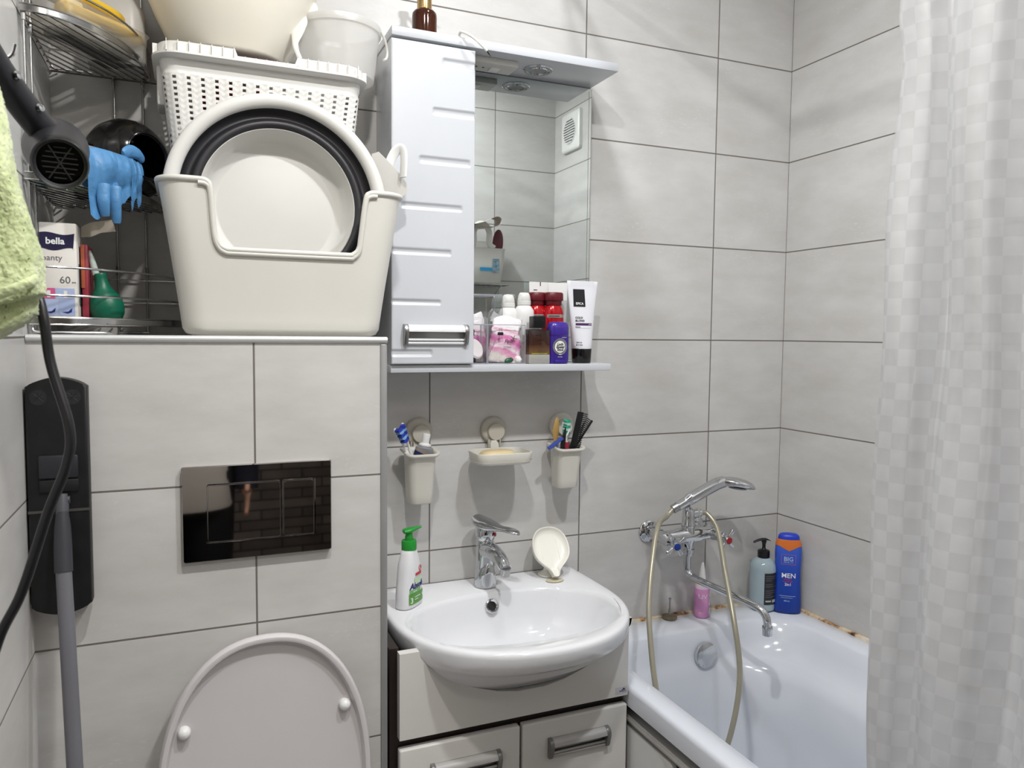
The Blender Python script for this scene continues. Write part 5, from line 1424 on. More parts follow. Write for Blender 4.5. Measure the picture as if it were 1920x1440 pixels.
# ------------------------------------------------------------------ hair dryer on a wall hook, cord hanging down
def dryer():
    nz = V(-1.4545, -.685, 1.5835)
    t = thing('hair_dryer', 'black hair dryer hanging on left wall with its nozzle grille facing the room', 'hair dryer', tuple(nz))
    ax = Vector((-.150, .93, .30)).normalized()      # from the nozzle back into the body
    M = rot_to(ax)
    DG = pm('dryer_grey_black', (36, 36, 41), .42, var=.06)
    bm = MB(); lathe(bm, [(.0245, .012), (.0252, -.002), (.0272, -.003), (.0288, .0), (.0292, .006), (.0275, .012), (.0285, .0295), (.0300, .05), (.0325, .08), (.036, .12), (.0385, .145), (.036, .165), (.026, .180), (0, .184)], 48, M=M, cap=False); obj('barrel', bm, DG, t, angle=50)
    bm = MB(); lathe(bm, [(.0250, .022), (0, .022)], 36, M=M); obj('inner_core', bm, INK, t)
    bm = MB(); lathe(bm, [(.0246, .010), (.0254, -.0025), (.0276, -.0040), (.0296, -.0010), (.0302, .006), (.0300, .022), (.0292, .024)], 48, M=M, cap=False); obj('nozzle_ring', bm, BLACK, t)
    bm = MB()
    for k in range(-3, 4):
        y = k * .0058; w_ = math.sqrt(max(0, .0185 ** 2 - y * y)) if abs(y) < .0185 else 0
        if w_ > .004: tube(bm, [(-w_, y, .006), (w_, y, .006)], .0007, 6, M=M @ Matrix.Rotation(radians(0), 4, 'Z'))
    for a in (58, -58, 122, -122):
        tube(bm, [(0, 0, .0052), (.022 * cos(radians(a)), .022 * sin(radians(a)), .0052)], .0008, 6, M=M)
    tube(bm, [(.0252 * cos(a), .0252 * sin(a), .003) for a in [2 * pi * i / 40 for i in range(40)]], .0012, 8, closed=True, M=M)
    obj('nozzle_grille', bm, pm('grille_grey', (72, 72, 74), .4, .3), t)
    hb_ = ax * .155
    bm = MB()
    hb_ = ax * .115
    hp = cr([hb_ + V(-.004, -.005, .012), hb_ + V(-.030, -.055, .045), hb_ + V(-.052, -.105, .085), hb_ + V(-.066, -.150, .130)], 6)
    tube(bm, hp, [.019 - .005 * i / (len(hp) - 1) for i in range(len(hp))], 20); hd = obj('handle', bm, DG, t)
    for k, (s, dx) in enumerate(((.3, .0), (.55, .0))):
        bm = MB()
        p = hp[int(s * (len(hp) - 1))] + V(.0165, -.0085, 0)
        lathe(bm, [(0, .004), (.004, .003), (.0055, 0), (0, -.001)], 14, M=Matrix.Translation(p) @ rot_to((.8, -.55, 0)))
        obj('switch', bm, CHROME, hd)
    bm = MB(); e = hp[-1]
    W = lambda x, y, z: V(x, y, z) - nz
    pth = cr([e, e + V(-.002, -.02, .03), e + V(.002, -.05, .02), W(-1.532, -.74, 1.72), W(-1.520, -.735, 1.60), W(-1.498, -.725, 1.50), W(-1.4655, -.775, 1.422), W(-1.456, -.784, 1.357), W(-1.439, -.796, 1.290), W(-1.442, -.797, 1.251), W(-1.461, -.793, 1.200), W(-1.488, -.787, 1.116), W(-1.512, -.782, 1.063), W(-1.530, -.80, .98), W(-1.54, -.84, .85)], 9)
    tube(bm, pth, .0052, 12); obj('cord', bm, pm('cord_black', (24, 24, 27), .35, var=.1), t)
    bm = MB(); tube(bm, cr([W(XL, -.56, 1.735), W(XL + .02, -.56, 1.728), W(XL + .035, -.56, 1.735), W(XL + .04, -.56, 1.75)], 5), .003, 8); obj('hook', bm, CHROME, t)
dryer()

# ------------------------------------------------------------------ towel
def towel():
    t = thing('hand_towel', 'light green terry towel hanging at the left edge of the view', 'towel', (XL, -.82, 1.9))
    m = bpy.data.materials.new('green_terry'); m.use_nodes = True
    nt = m.node_tree; L = nt.links; b = nt.nodes['Principled BSDF']
    tc = nt.nodes.new('ShaderNodeTexCoord')
    n1 = nt.nodes.new('ShaderNodeTexNoise'); n1.inputs['Scale'].default_value = 170; n1.inputs['Detail'].default_value = 3; L.new(tc.outputs['Object'], n1.inputs['Vector'])
    n2 = nt.nodes.new('ShaderNodeTexNoise'); n2.inputs['Scale'].default_value = 45; n2.inputs['Detail'].default_value = 3; L.new(tc.outputs['Object'], n2.inputs['Vector'])
    rp = nt.nodes.new('ShaderNodeValToRGB'); rp.color_ramp.elements[0].position = .3; rp.color_ramp.elements[0].color = rgb((160, 172, 122)); rp.color_ramp.elements[1].position = .7; rp.color_ramp.elements[1].color = rgb((204, 213, 168))
    L.new(n2.outputs[0], rp.inputs[0]); L.new(rp.outputs[0], b.inputs['Base Color']); b.inputs['Roughness'].default_value = .95; b.inputs['Specular IOR Level'].default_value = .1
    b.inputs['Sheen Weight'].default_value = .35
    bp = nt.nodes.new('ShaderNodeBump'); bp.inputs['Strength'].default_value = .9; bp.inputs['Distance'].default_value = .003
    L.new(math_n(nt, 'ADD', n1.outputs[0], n2.outputs[0]), bp.inputs['Height']); L.new(bp.outputs[0], b.inputs['Normal'])
    O = V(XL, -.82, 1.9)
    rnd = random.Random(3)
    def edge(z):   # how far the fold stands off the wall
        pts = [(1.36, .099), (1.43, .099), (1.465, .0985), (1.52, .089), (1.60, .071), (1.66, .058), (1.75, .045), (1.95, .03)]
        for (a, xa), (b_, xb) in zip(pts[:-1], pts[1:]):
            if z <= b_: return xa + (xb - xa) * max(0, (z - a) / (b_ - a))
        return .03
    def layer(bm, inset, zlow, zslope, y_f, y_b, top=1.95, nz=230, ns=64):
        rings = []
        for j in range(nz + 1):
            v = j / nz
            ring = []
            base = cr([(.002, y_b, 0), (.35, y_b - .003, 0), (.78, y_b - .022, 0), (1.0, (y_f + y_b) / 2 - .005, 0), (.96, y_f + .018, 0), (.72, y_f + .002, 0), (.4, y_f - .006, 0), (.002, y_f - .004, 0)], 16)
            for p in base:
                xr_ = p.x
                z0 = zlow + zslope * (1 - min(1, xr_))
                z = z0 + (top - z0) * v
                w_ = edge(z) - inset
                tuft = .0026 * (rnd.random() - .5)
                fold = .006 * sin(z * 21 + xr_ * 4) + .004 * sin(z * 43 + p.y * 60)
                ring.append((w_ * xr_ + tuft + fold * xr_ * .35, p.y + .82 + fold * .8 + tuft, z - 1.9))
            rings.append(ring)
        loft(bm, rings, True, True, True)
    bm = MB(); layer(bm, 0, 1.428, -.036, -.850, -.752); obj('front_fold', bm, m, t, angle=80)
    bm = MB(); layer(bm, .010, 1.408, -.060, -.836, -.742); obj('back_fold', bm, m, t, angle=80)
    bm = MB(); tube(bm, cr([(.097, -.012, -.458), (.094, -.030, -.463), (.075, -.042, -.474), (.045, -.042, -.488), (.005, -.040, -.500)], 8), .0052, 10, sx=.6, up=(0, 0, 1)); obj('hem', bm, m, t)
    bm = MB(); tube(bm, cr([(0, 0, .06), (.03, 0, .052), (.045, 0, .06), (.05, 0, .08)], 5), .004, 10); obj('hook', bm, CHROME, t)
towel()

# ------------------------------------------------------------------ mop
def mop():
    t = thing('flat_mop', 'black flat mop with grey pole standing upside down in the left corner', 'mop', (-1.492, -.52, 0))
    O = V(-1.492, -.52, 0)
    X0, X1 = XL + .003, -1.4700; xc = (X0 + X1) / 2; hw_ = (X1 - X0) / 2
    def cap(z0, z1, x0, x1, n=14, b=.014):
        top = [(x0 + (x1 - x0) * (1 - i / n), z1 - b + b * sin(pi * i / n) ** .8) for i in range(n + 1)]
        bot = [(x0 + (x1 - x0) * i / n, z0 + b - b * sin(pi * i / n) ** .8) for i in range(n + 1)]
        return top + bot
    bm = MB(); prism(bm, [(p[0] - O.x, p[1]) for p in cap(.945, 1.318, X0, X1)], -.358 - O.y, -.328 - O.y, bev=.003); h = obj('head_plate', bm, BLACK_D, t)
    bm = MB(); box(bm, (xc - .026 - O.x, -.364 - O.y, 1.162), (xc + .028 - O.x, -.357 - O.y, 1.198), .003); obj('release_pedal', bm, pm('pedal_black', (42, 42, 47), .45, var=.2, vs=40), h)
    bm = MB(); box(bm, (xc - .026 - O.x, -.362 - O.y, 1.140), (xc + .028 - O.x, -.357 - O.y, 1.160), .002); obj('pedal_plate', bm, BLACK_D, h)
    bm = MB(); box(bm, (X0 - O.x, -.3592 - O.y, 1.108), (X1 - O.x, -.3575 - O.y, 1.112)); obj('fold_seam', bm, pm('dust_grey', (70, 68, 66), .8), h, smooth=False)
    for dx in (-.024, .022):
        bm = MB(); lathe(bm, [(0, 0), (.012, 0), (.012, -.0), (0, -.0)], 20, M=T(xc + dx - O.x, -.3584 - O.y, 1.288) @ Matrix.Rotation(radians(90), 4, 'X'))
        for k in range(4): tube(bm, [(xc + dx - O.x - .009 * cos(k * pi / 4), -.3585 - O.y, 1.288 - .009 * sin(k * pi / 4)), (xc + dx - O.x + .009 * cos(k * pi / 4), -.3585 - O.y, 1.288 + .009 * sin(k * pi / 4))], .0005, 4)
        obj('clamp_disc', bm, pm('clamp_black', (34, 34, 36), .6), h)
    P = lambda x, y, z: V(x, y, z) - O
    bm = MB(); tube(bm, [P(-1.506, -.366, 1.138), P(-1.506, -.370, 1.12), P(-1.506, -.374, 1.105)], [.007, .0095, .009], 14); tube(bm, [P(-1.506 - .010, -.366, 1.128), P(-1.506 + .010, -.366, 1.128)], .006, 12); obj('joint', bm, pm('joint_grey', (78, 78, 84), .4), t)
    bm = MB(); tube(bm, [P(-1.5058, -.373, 1.112), P(-1.5055, -.377, 1.09), P(-1.505, -.383, 1.06), P(-1.5035, -.393, 1.022)], [.0085, .0115, .0128, .0128], 18); obj('socket', bm, pm('socket_dark_grey', (54, 54, 60), .45), t)
    bm = MB(); tube(bm, [P(-1.5035, -.393, 1.024), P(-1.450, -.60, .0)], .0112, 18); obj('pole', bm, GREY_P, t)
    bm = MB(); tube(bm, [P(-1.4506, -.598, .012), P(-1.450, -.60, .0)], .0125, 18); obj('end_cap', bm, BLACK, t)
mop()

# ================================================================== WALL HOLDERS ABOVE THE BASIN
HOLD = pm('holder_plastic', (206, 203, 194), .38, var=.012)
HOLD_D = pm('holder_disc', (186, 181, 170), .42, var=.012)
def suction(t, x, z, xa, za, light=False):
    m = HOLD if light else HOLD_D
    bm = MB(); M = T(x, -.0005, z) @ Matrix.Rotation(radians(90), 4, 'X')
    lathe(bm, [(.0325, 0), (.0328, .004), (.0315, .008), (.028, .0105), (.022, .0115), (.0, .0115)], 44, M=M); d = obj('suction_disc', bm, m, t)
    bm = MB(); M = T(x + .003, -.0115, z - .004) @ Matrix.Rotation(radians(90), 4, 'X')
    lathe(bm, [(.0215, 0), (.0215, .006), (.020, .0085), (.0, .009)], 40, M=M); obj('locking_knob', bm, m, t)
    bm = MB()
    w0 = .0145
    loft(bm, [[(x - w0, -.006, z - .020), (x + w0, -.006, z - .020), (x + w0, -.013, z - .020), (x - w0, -.013, z - .020)],
              [(x - w0, -.006, z - .034), (x + w0, -.006, z - .034), (x + w0, -.014, z - .034), (x - w0, -.014, z - .034)],
              [(xa - w0 * .95, -.006, za), (xa + w0 * .95, -.006, za), (xa + w0 * .95, -.018, za), (xa - w0 * .95, -.018, za)]])
    for s in (-1, 1): box(bm, (min(x, xa) + s * w0 - .0012 + abs(x - xa) / 2, -.020, za + .002), (min(x, xa) + s * w0 + .0012 + abs(x - xa) / 2, -.010, z - .022), .0005)
    obj('bracket', bm, m, t)

def cup(x, y, z_top, z_bot, sx, sz, lab, light):
    t = thing('toothbrush_cup', lab, 'cup holder', (x, 0, z_top), group=None)
    def R(v, ins=0, dz=0):
        a = .0272 + (.0325 - .0272) * v - ins; b = .0265 + (.0330 - .0265) * v - ins
        z = z_bot - z_top + (z_top - z_bot) * v + dz
        yy = y - .001 + (.006 * (1 - v))
        return [(p[0], p[1] + yy, z + .006 * (max(0, -(p[1] / .03)) * -1 if v > .9 else 0)) for p in rr(-a, a, -b, b, .0155 - ins * .5, 9)]
    bm = MB()
    loft(bm, [R(0, .004), R(.0, .001, .001), R(.03), R(.2), R(.45), R(.7), R(.88), R(.94)], True, True, False)
    loft(bm, [R(.94), R(.955, -.003), R(.985, -.0075, .001), R(.995, -.008, .002), R(1.0, -.007, .004), R(1.0, -.004, .0045), R(.99, .001, .002), R(.9, .002), R(.5, .002), R(.1, .002)], True, False, True)
    obj('cup', bm, HOLD, t, angle=50)
    suction(t, sx - x, sz - z_top, 0, -.004, light)
    return t
C1 = (-.843, -.056); C2 = (-.4715, -.056)
cup(C1[0], C1[1], 1.126, 1.006, -.831, 1.163, 'white wall cup with toothbrushes and toothpaste, left of the soap dish', False)
cup(C2[0], C2[1], 1.120, 1.017, -.4585, 1.164, 'white wall cup holding black combs, right of the soap dish', True)

def soap_dish():
    t = thing('wall_soap_dish', 'shallow white soap dish on a round suction holder above the faucet', 'soap dish', (-.652, 0, 1.118))
    def R(z, i): return rr(-.070 + i, .070 - i, -.122 + i, -.022 - i, .028 - i * .4, 8, z)
    bm = MB(); loft(bm, [R(-.027, .008), R(-.026, .005), R(-.022, .003), R(-.001, .0), R(.0, .0005), R(.0005, .0015), R(0, .0028), R(-.002, .0036), R(-.018, .006), R(-.020, .012)], True, True, True); obj('tray', bm, HOLD, t, angle=45)
    bm = MB(); tube(bm, [(p[0], p[1], -.0195) for p in R(0, -.0004)], .0006, 6, closed=True); obj('groove_line', bm, HOLD_D, t)
    suction(t, .009, .042, .004, -.004)
    bm = MB(); loft(bm, [[(-.010 + .004, -.028, -.010), (.010 + .004, -.028, -.010), (.010 + .004, -.018, -.010), (-.010 + .004, -.018, -.010)], [(-.010 + .004, -.024, .012), (.010 + .004, -.024, .012), (.010 + .004, -.014, .012), (-.010 + .004, -.014, .012)], [(-.006 + .004, -.022, .018), (.006 + .004, -.022, .018), (.006 + .004, -.014, .018), (-.006 + .004, -.014, .018)]]); obj('catch', bm, HOLD, t)
soap_dish()
t = thing('soap_bar', 'worn yellowish bar of soap lying in the wall soap dish', 'soap', (-.660, -.074, 1.0985), (0, 0, radians(3)))
bm = MB(); loft(bm, [[(p[0] * s, p[1] * s, z) for p in ell(0, 0, 0, .045, .028, 40, 2.5)] for s, z in ((.8, 0), (.95, .003), (1, .009), (.97, .015), (.85, .020), (.6, .0225), (.2, .0235))]); obj('bar', bm, pm('soap_cream', (214, 194, 152), .4, var=.03), t)

def toothbrush(p0, p1, lab, hue, face, name='toothbrush', hm=None, group=None):
    p0 = Vector(p0); p1 = Vector(p1); d = (p1 - p0).normalized()
    t = thing(name, lab, 'toothbrush', tuple(p0), group=group)
    HM = hm or W_PLA2
    L = (p1 - p0).length
    bm = MB(); tube(bm, [d * s for s in (0, L * .3, L * .55, L * .74, L * .80, L * .9, L * .97, L)], [.0042, .0048, .0042, .0026, .0030, .0052, .0050, .002], 12, sx=.65); obj('handle', bm, HM, t)
    f = (Vector(face) - d * Vector(face).dot(d)).normalized(); sd = d.cross(f)
    B1 = pm('bristle_' + hue[0], hue[1], .7, var=.3, vs=300) if ('bristle_' + hue[0]) not in bpy.data.materials else bpy.data.materials['bristle_' + hue[0]]
    B2 = pm('bristle_' + hue[2], hue[3], .7, var=.2, vs=300) if ('bristle_' + hue[2]) not in bpy.data.materials else bpy.data.materials['bristle_' + hue[2]]
    for k in range(5):
        c = d * (L * .815 + k * .0070) + f * .002
        bm = MB(); tube(bm, [c, c + f * .0140 + d * (.001 if k % 2 else -.0005)], [.0037, .0046], 10, sx=1.7, up=tuple(d)); obj('bristle_tuft', bm, B1 if k % 2 == 0 else B2, t)
    bm = MB()
    for k in range(3): tube(bm, [d * (L * .42 + k * .006), d * (L * .42 + k * .006 + .002)], .0049, 12, sx=.65)
    return t
BH = ('navy', (40, 56, 160), 'lightblue', (120, 160, 205))
toothbrush((-.834, -.050, 1.022), (-.8870, -.068, 1.1920), 'white toothbrush with dark blue bristles, the right one in the left cup', BH, (-.35, -.9, .1))
toothbrush((-.820, -.062, 1.022), (-.9060, -.074, 1.1810), 'white toothbrush with pale and dark blue bristles leaning furthest left', BH, (.55, -.8, .1))
def toothpaste():
    t = thing('toothpaste_tube', 'grey and blue toothpaste tube with white cap, upside up in left cup', 'toothpaste', (-.8455, -.054, 1.045), (0, radians(9), radians(-8)))
    m = bpy.data.materials.new('toothpaste_print'); m.use_nodes = True
    nt = m.node_tree; b = nt.nodes['Principled BSDF']; tc = nt.nodes.new('ShaderNodeTexCoord'); sp = nt.nodes.new('ShaderNodeSeparateXYZ'); nt.links.new(tc.outputs['Object'], sp.inputs[0])
    nz = nt.nodes.new('ShaderNodeTexNoise'); nz.inputs['Scale'].default_value = 60; nt.links.new(tc.outputs['Object'], nz.inputs['Vector'])
    rp = nt.nodes.new('ShaderNodeValToRGB'); mr = nt.nodes.new('ShaderNodeMapRange'); mr.inputs['From Max'].default_value = .1
    nt.links.new(math_n(nt, 'ADD', sp.outputs['Z'], math_n(nt, 'MULTIPLY', sp.outputs['X'], .35)), mr.inputs['Value']); nt.links.new(mr.outputs[0], rp.inputs[0])
    e = rp.color_ramp.elements; rp.color_ramp.interpolation = 'CONSTANT'; e[0].color = rgb((44, 50, 96)); e[1].position = .83; e[1].color = rgb((146, 146, 150))
    for p, c in ((.745, (150, 150, 156)), (.775, (196, 150, 90)), (.79, (150, 150, 156))): x = e.new(p); x.color = rgb(c)
    nt.links.new(rp.outputs[0], b.inputs['Base Color']); b.inputs['Roughness'].default_value = .25; b.inputs['Metallic'].default_value = .2
    bm = MB(); loft(bm, [ell(0, 0, 0, .0215, .0015, 32), ell(0, 0, .04, .0220, .009, 32), ell(0, 0, .075, .0225, .0145, 32), ell(0, 0, .0885, .0200, .0165, 32), ell(0, 0, .0925, .0135, .0130, 32)]); obj('tube_body', bm, m, t)
    bm = MB(); lathe(bm, [(.0125, .0915), (.0145, .0935), (.0142, .0965), (.0100, .0985), (.0088, .1000), (.0088, .108), (.0092, .118), (.0086, .1205), (.006, .1212), (0, .1212)], 30); obj('cap', bm, W_PLA2, t)
toothpaste()

def comb(p0, p1, w, lab, nteeth, tl, side, th=.0035):
    p0 = Vector(p0); p1 = Vector(p1); d = (p1 - p0).normalized(); L = (p1 - p0).length
    t = thing('comb', lab, 'comb', tuple(p0), group=None)
    sd = Vector(side); sd = (sd - d * sd.dot(d)).normalized(); nn = d.cross(sd)
    M = Matrix(((sd.x, nn.x, d.x, 0), (sd.y, nn.y, d.y, 0), (sd.z, nn.z, d.z, 0), (0, 0, 0, 1)))
    bm = MB(); box(bm, (0, -th / 2, 0), (w, th / 2, L), .0014); obj('spine', bm, BLACK, t)
    bm = MB()
    for i in range(nteeth):
        z = L * (.06 + .92 * i / (nteeth - 1))
        box(bm, (w - .001, -th * .32, z - L / nteeth * .22), (w + tl, th * .32, z + L / nteeth * .22))
    t.children[0].data.transform(M); bmesh.ops.transform(bm, matrix=M, verts=bm.verts); obj('teeth', bm, BLACK, t, smooth=False)
    return t
comb((-.4800, -.060, 1.040), (-.4500, -.076, 1.2055), .016, 'large black comb standing tallest in the right wall cup', 34, .011, (1, -.12, 0))
comb((-.4830, -.060, 1.062), (-.4060, -.074, 1.1800), .0055, 'smaller black comb with thin teeth leaning right in the right cup', 30, .013, (-1, .1, 0))
toothbrush((-.478, -.040, 1.04), (-.4745, -.052, 1.180), 'white toothbrush with green bristles at the back of the right cup', ('green', (60, 170, 140), 'paleg', (190, 220, 210)), (.3, -.9, .2))
t = thing('wooden_stick_brush', 'small tan wooden brush at the back left of the right cup', 'brush', (-.492, -.042, 1.045), (0, radians(-1), 0))
bm = MB(); tube(bm, [(0, 0, 0), (0, 0, .075), (0, 0, .088), (.001, 0, .105), (.003, 0, .122), (.005, 0, .138), (.006, 0, .143)], [.003, .0032, .005, .0085, .0082, .005, .002], 14, sx=.5); obj('handle', bm, pm('tan_wood', (186, 150, 88), .6, var=.12), t)
t = thing('tweezers', 'slim black tweezers standing in front of the tan brush', 'tweezers', (-.4865, -.070, 1.04))
bm = MB(); tube(bm, [(0, 0, 0), (-.001, 0, .05), (-.001, 0, .085), (.003, 0, .105), (.007, 0, .128)], [.004, .0062, .0062, .0055, .0008], 12, sx=.6); obj('arms', bm, BLACK, t)
t = thing('disposable_razor', 'blue disposable razor resting on the left edge of the right cup', 'razor', (-.492, -.062, 1.05), (0, 0, 0))
RB_ = pm('razor_blue', (64, 84, 170), .35)
bm = MB(); tube(bm, cr([(.01, 0, 0), (.004, 0, .04), (-.004, -.002, .066), (-.012, -.005, .078)], 5), [.004] * 16, 10); obj('handle', bm, pm('razor_pale', (150, 172, 205), .35), t)
bm = MB(); box(bm, (-.023, -.004, -.004), (.023, .004, .004), .0015, M=T(-.016, -.010, .079) @ Matrix.Rotation(radians(-33), 4, 'Y')); obj('head', bm, RB_, t)
t = thing('interdental_pick', 'thin white dental pick with red grip in the middle of the right cup', 'dental pick', (-.4755, -.070, 1.05))
bm = MB(); tube(bm, [(0, 0, 0), (0, 0, .080)], .0055, 12, sx=.6); obj('grip', bm, pm('pick_red', (150, 40, 60), .4), t)
bm = MB(); tube(bm, cr([(0, 0, .078), (-.003, 0, .092), (.003, 0, .103), (.007, 0, .113)], 5), .0021, 8); obj('neck', bm, W_PLA2, t)

# ================================================================== ON THE BASIN
ZBAS = .7965
def soap_pump():
    t = thing('soap_bottle', 'white liquid soap bottle with green pump on the left of the basin', 'soap dispenser', (-.886, -.122, ZBAS), (0, 0, radians(44)))
    WB = pm('soap_bottle_white', (226, 226, 228), .28, var=.01)
    def R(z, a, b, e=2.6): return ell(0, 0, z, a, b, 48, e)
    A = lambda z: .0385 - .0110 * max(0, z - .03) / .065 if z < .095 else .0275 - (z - .095) * .34
    Bf = lambda z: .0215 - .0010 * z / .09
    zs = [.004, .03, .05, .065, .08, .09, .10, .108, .116, .122]
    bm = MB(); loft(bm, [R(0, .035, .0185), R(.0015, .0375, .0205)] + [R(z, max(.0155, A(z)), max(.0150, Bf(z) if z < .09 else Bf(.09) - (z - .09) * .17)) for z in zs] + [R(.1265, .0150, .0148, 2.0), R(.1285, .0148, .0146, 2.0)]); obj('body', bm, WB, t)
    bm = MB(); lathe(bm, [(.0149, .1285), (.0152, .1292), (.0152, .1300)], 30); 
    bm.free()
    GR = pm('pump_green', (34, 142, 50), .35, var=.03)
    bm = MB(); lathe(bm, [(.0158, .124), (.0165, .1245), (.0165, .142), (.0155, .1448), (.009, .1455), (.0088, .153), (.0080, .1535), (.0075, .164)], 36); p = obj('pump', bm, GR, t)
    bm = MB(); d = Vector((cos(radians(-44)), sin(radians(-44)), 0)); sdv = Vector((-d.y, d.x, 0))
    secs = [(-.014, .005, .1655, .0025), (-.012, .0105, .1650, .0050), (-.004, .0125, .1655, .0065), (.006, .0105, .1670, .0060), (.014, .0065, .1690, .0042), (.022, .0042, .1712, .0030), (.0275, .0035, .1722, .0024)]
    loft(bm, [[d * s + sdv * (w_ * cos(a)) + V(0, 0, z + h * sin(a)) for a in [2 * pi * i / 18 for i in range(18)]] for s, w_, z, h in secs]); obj('pump_head', bm, GR, p)
    f = lambda x, z: -(Bf(z)) * (max(0, 1 - abs(x / A(z)) ** 2.6)) ** (1 / 2.6) - .0007
    bm = MB(); patch(bm, (-.029, .031, .010, .0335), f, nx=14); obj('green_label', bm, pm('label_green', (84, 148, 58), .35, var=.12, vs=60), t, smooth=False)
    bm = MB(); patch(bm, (-.027, .012, .0340, .0420), f, nx=10); obj('green_stripe', bm, pm('label_leaf', (110, 172, 100), .35), t, smooth=False)
    bm = MB(); patch(bm, (-.012, .014, .0515, .066), f, nx=10); obj('pale_leaf', bm, pm('label_pale_green', (190, 216, 180), .35), t, smooth=False)
    bm = MB(); patch(bm, (-.008, .019, .0700, .0760), f, nx=10); obj('red_stripe', bm, pm('label_red', (196, 44, 50), .35), t, smooth=False)
    bm = MB(); tube(bm, [(.012 + .0045 * cos(a), f(.012, .083), .0835 + .0055 * sin(a)) for a in [2 * pi * i / 24 for i in range(24)]], .0011, 6, closed=True); obj('round_seal', bm, pm('seal_red', (190, 90, 96), .4), t)
    text(t, [('Absolut', -.0265, .0435, .0182, 'LEFT', .22, .0003)], pm('label_navy', (28, 34, 110), .4), lambda x, z: f(x, z) - .0003)
    text(t, [('3', -.0260, .0135, .0165, 'LEFT', 0, .0002), ('ULTRA', -.0165, .0360, .0040), ('ANTIBACTERIAL', -.0120, .0235, .0030), ('liquid soap', -.0120, .0185, .0030), ('C', .0185, .0200, .0085)], WINK, lambda x, z: f(x, z) - .0008)
soap_pump()

def leaf_dish():
    t = thing('soap_holder', 'ivory leaf shaped soap drainer with pouring spout tilted on basin edge', 'soap dish', (-.512, -.093, ZBAS), (radians(-33), 0, radians(-3)))
    prof = [(0, .006), (.0060, .008), (.0090, .014), (.0125, .022), (.020, .030), (.031, .040), (.041, .052), (.0465, .066), (.0480, .080), (.0460, .097), (.040, .112), (.030, .1235), (.016, .1305), (0, .1325)]
    half = cr([(p[0], 0, p[1]) for p in prof], 4)
    def outline(ins):
        pts = []
        c = V(0, 0, .075)
        for p in half:
            q = p.copy(); v = q - c; l = v.length; q = c + v * max(.02, (l - ins) / l); pts.append(q)
        L_ = pts + [V(-p.x, 0, p.z) for p in pts[-2:0:-1]]
        return L_
    def ring(ins, y): return [(p.x, y, p.z) for p in outline(ins)]
    bm = MB()
    loft(bm, [ring(.024, .020), ring(.012, .016), ring(.004, .004), ring(.0005, -.008), ring(0, -.0125), ring(.0007, -.0145), ring(.0022, -.0145), ring(.0034, -.0125), ring(.0055, -.007), ring(.010, -.0025), ring(.017, -.001), ring(.035, -.0008)], True, True, True)
    obj('leaf_tray', bm, IVORY, t, angle=60)
    bm = MB()
    for x in (-.022, .022):
        box(bm, (x - .0008, -.0022, .046), (x + .0008, .0005, .104), .0006)
    obj('ridges', bm, IVORY, t)
    bm = MB(); loft(bm, [[(-.0075, -.013, .0085), (.0075, -.013, .0085), (.0075, .002, .0085), (-.0075, .002, .0085)], [(-.009, -.006, .026), (.009, -.006, .026), (.009, .004, .026), (-.009, .004, .026)]]); obj('spout', bm, IVORY, t)
    bm = MB(); M = Matrix.Rotation(radians(33), 4, 'X')
    lathe(bm, [(.026, .001), (.026, .004), (.018, .008), (.012, .014), (.011, .032)], 30, T(0, 0, 0).to_translation() + V(0, .048, 0), M=M); obj('suction_foot', bm, IVORY, t)
leaf_dish()
bm = MB(); lathe(bm, [(0, 0), (.021, 0), (.023, .0004), (.021, .0009), (0, .001)], 30, M=Matrix.Scale(.75, 4, (0, 1, 0)))
o = tag(obj('soap_residue', bm, pm('soap_stain', (204, 196, 168), .25, var=.1, vs=80)), 'brownish puddle of soap under the spout of the ivory drainer', 'stain'); o.location = (-.514, -.090, .7972)

# ================================================================== ON THE BATHTUB EDGE
ZD = .6245
def pink_bottle():
    t = thing('pink_spray_bottle', 'small pink bottle with white conical tip between hose and spout', 'bottle', (-.038, -.040, ZD), (0, 0, radians(-20)))
    PK = pm('pink_label', (212, 146, 196), .35, var=.05)
    bm = MB(); lathe(bm, [(0, 0), (.0185, 0), (.0205, .003), (.021, .008), (.021, .076), (.0195, .0795)], 40); obj('body', bm, PK, t)
    bm = MB(); lathe(bm, [(.0190, .0795), (.0192, .084), (.0165, .096), (.0125, .101)], 36, cap=False); obj('shoulder', bm, pm('pink_white', (232, 214, 226), .35), t)
    bm = MB(); lathe(bm, [(.0110, .101), (.0100, .103), (.0085, .115), (.0060, .134), (.0038, .148), (0, .151)], 30); obj('tip', bm, W_PLA2, t)
    f = lambda x, z: -math.sqrt(max(1e-6, .0215 ** 2 - x * x)) - .0004
    text(t, [('UV', -.0155, .054, .0185, 'LEFT', 0, -.0001)], WINK, f)
    text(t, [('100 ml', -.014, .014, .0045)], WINK, f)
    bm = MB()
    pts = [(.0155 + .0022 * sin(z * 260), z) for z in [.006 + .07 * i / 24 for i in range(25)]]
    loft(bm, [[(x, f(x, z), z) for x, z in pts], [(.0205, f(.0205, z), z) for x, z in pts]], closed=False); obj('white_wave', bm, W_PLA2, t, smooth=False)
pink_bottle()

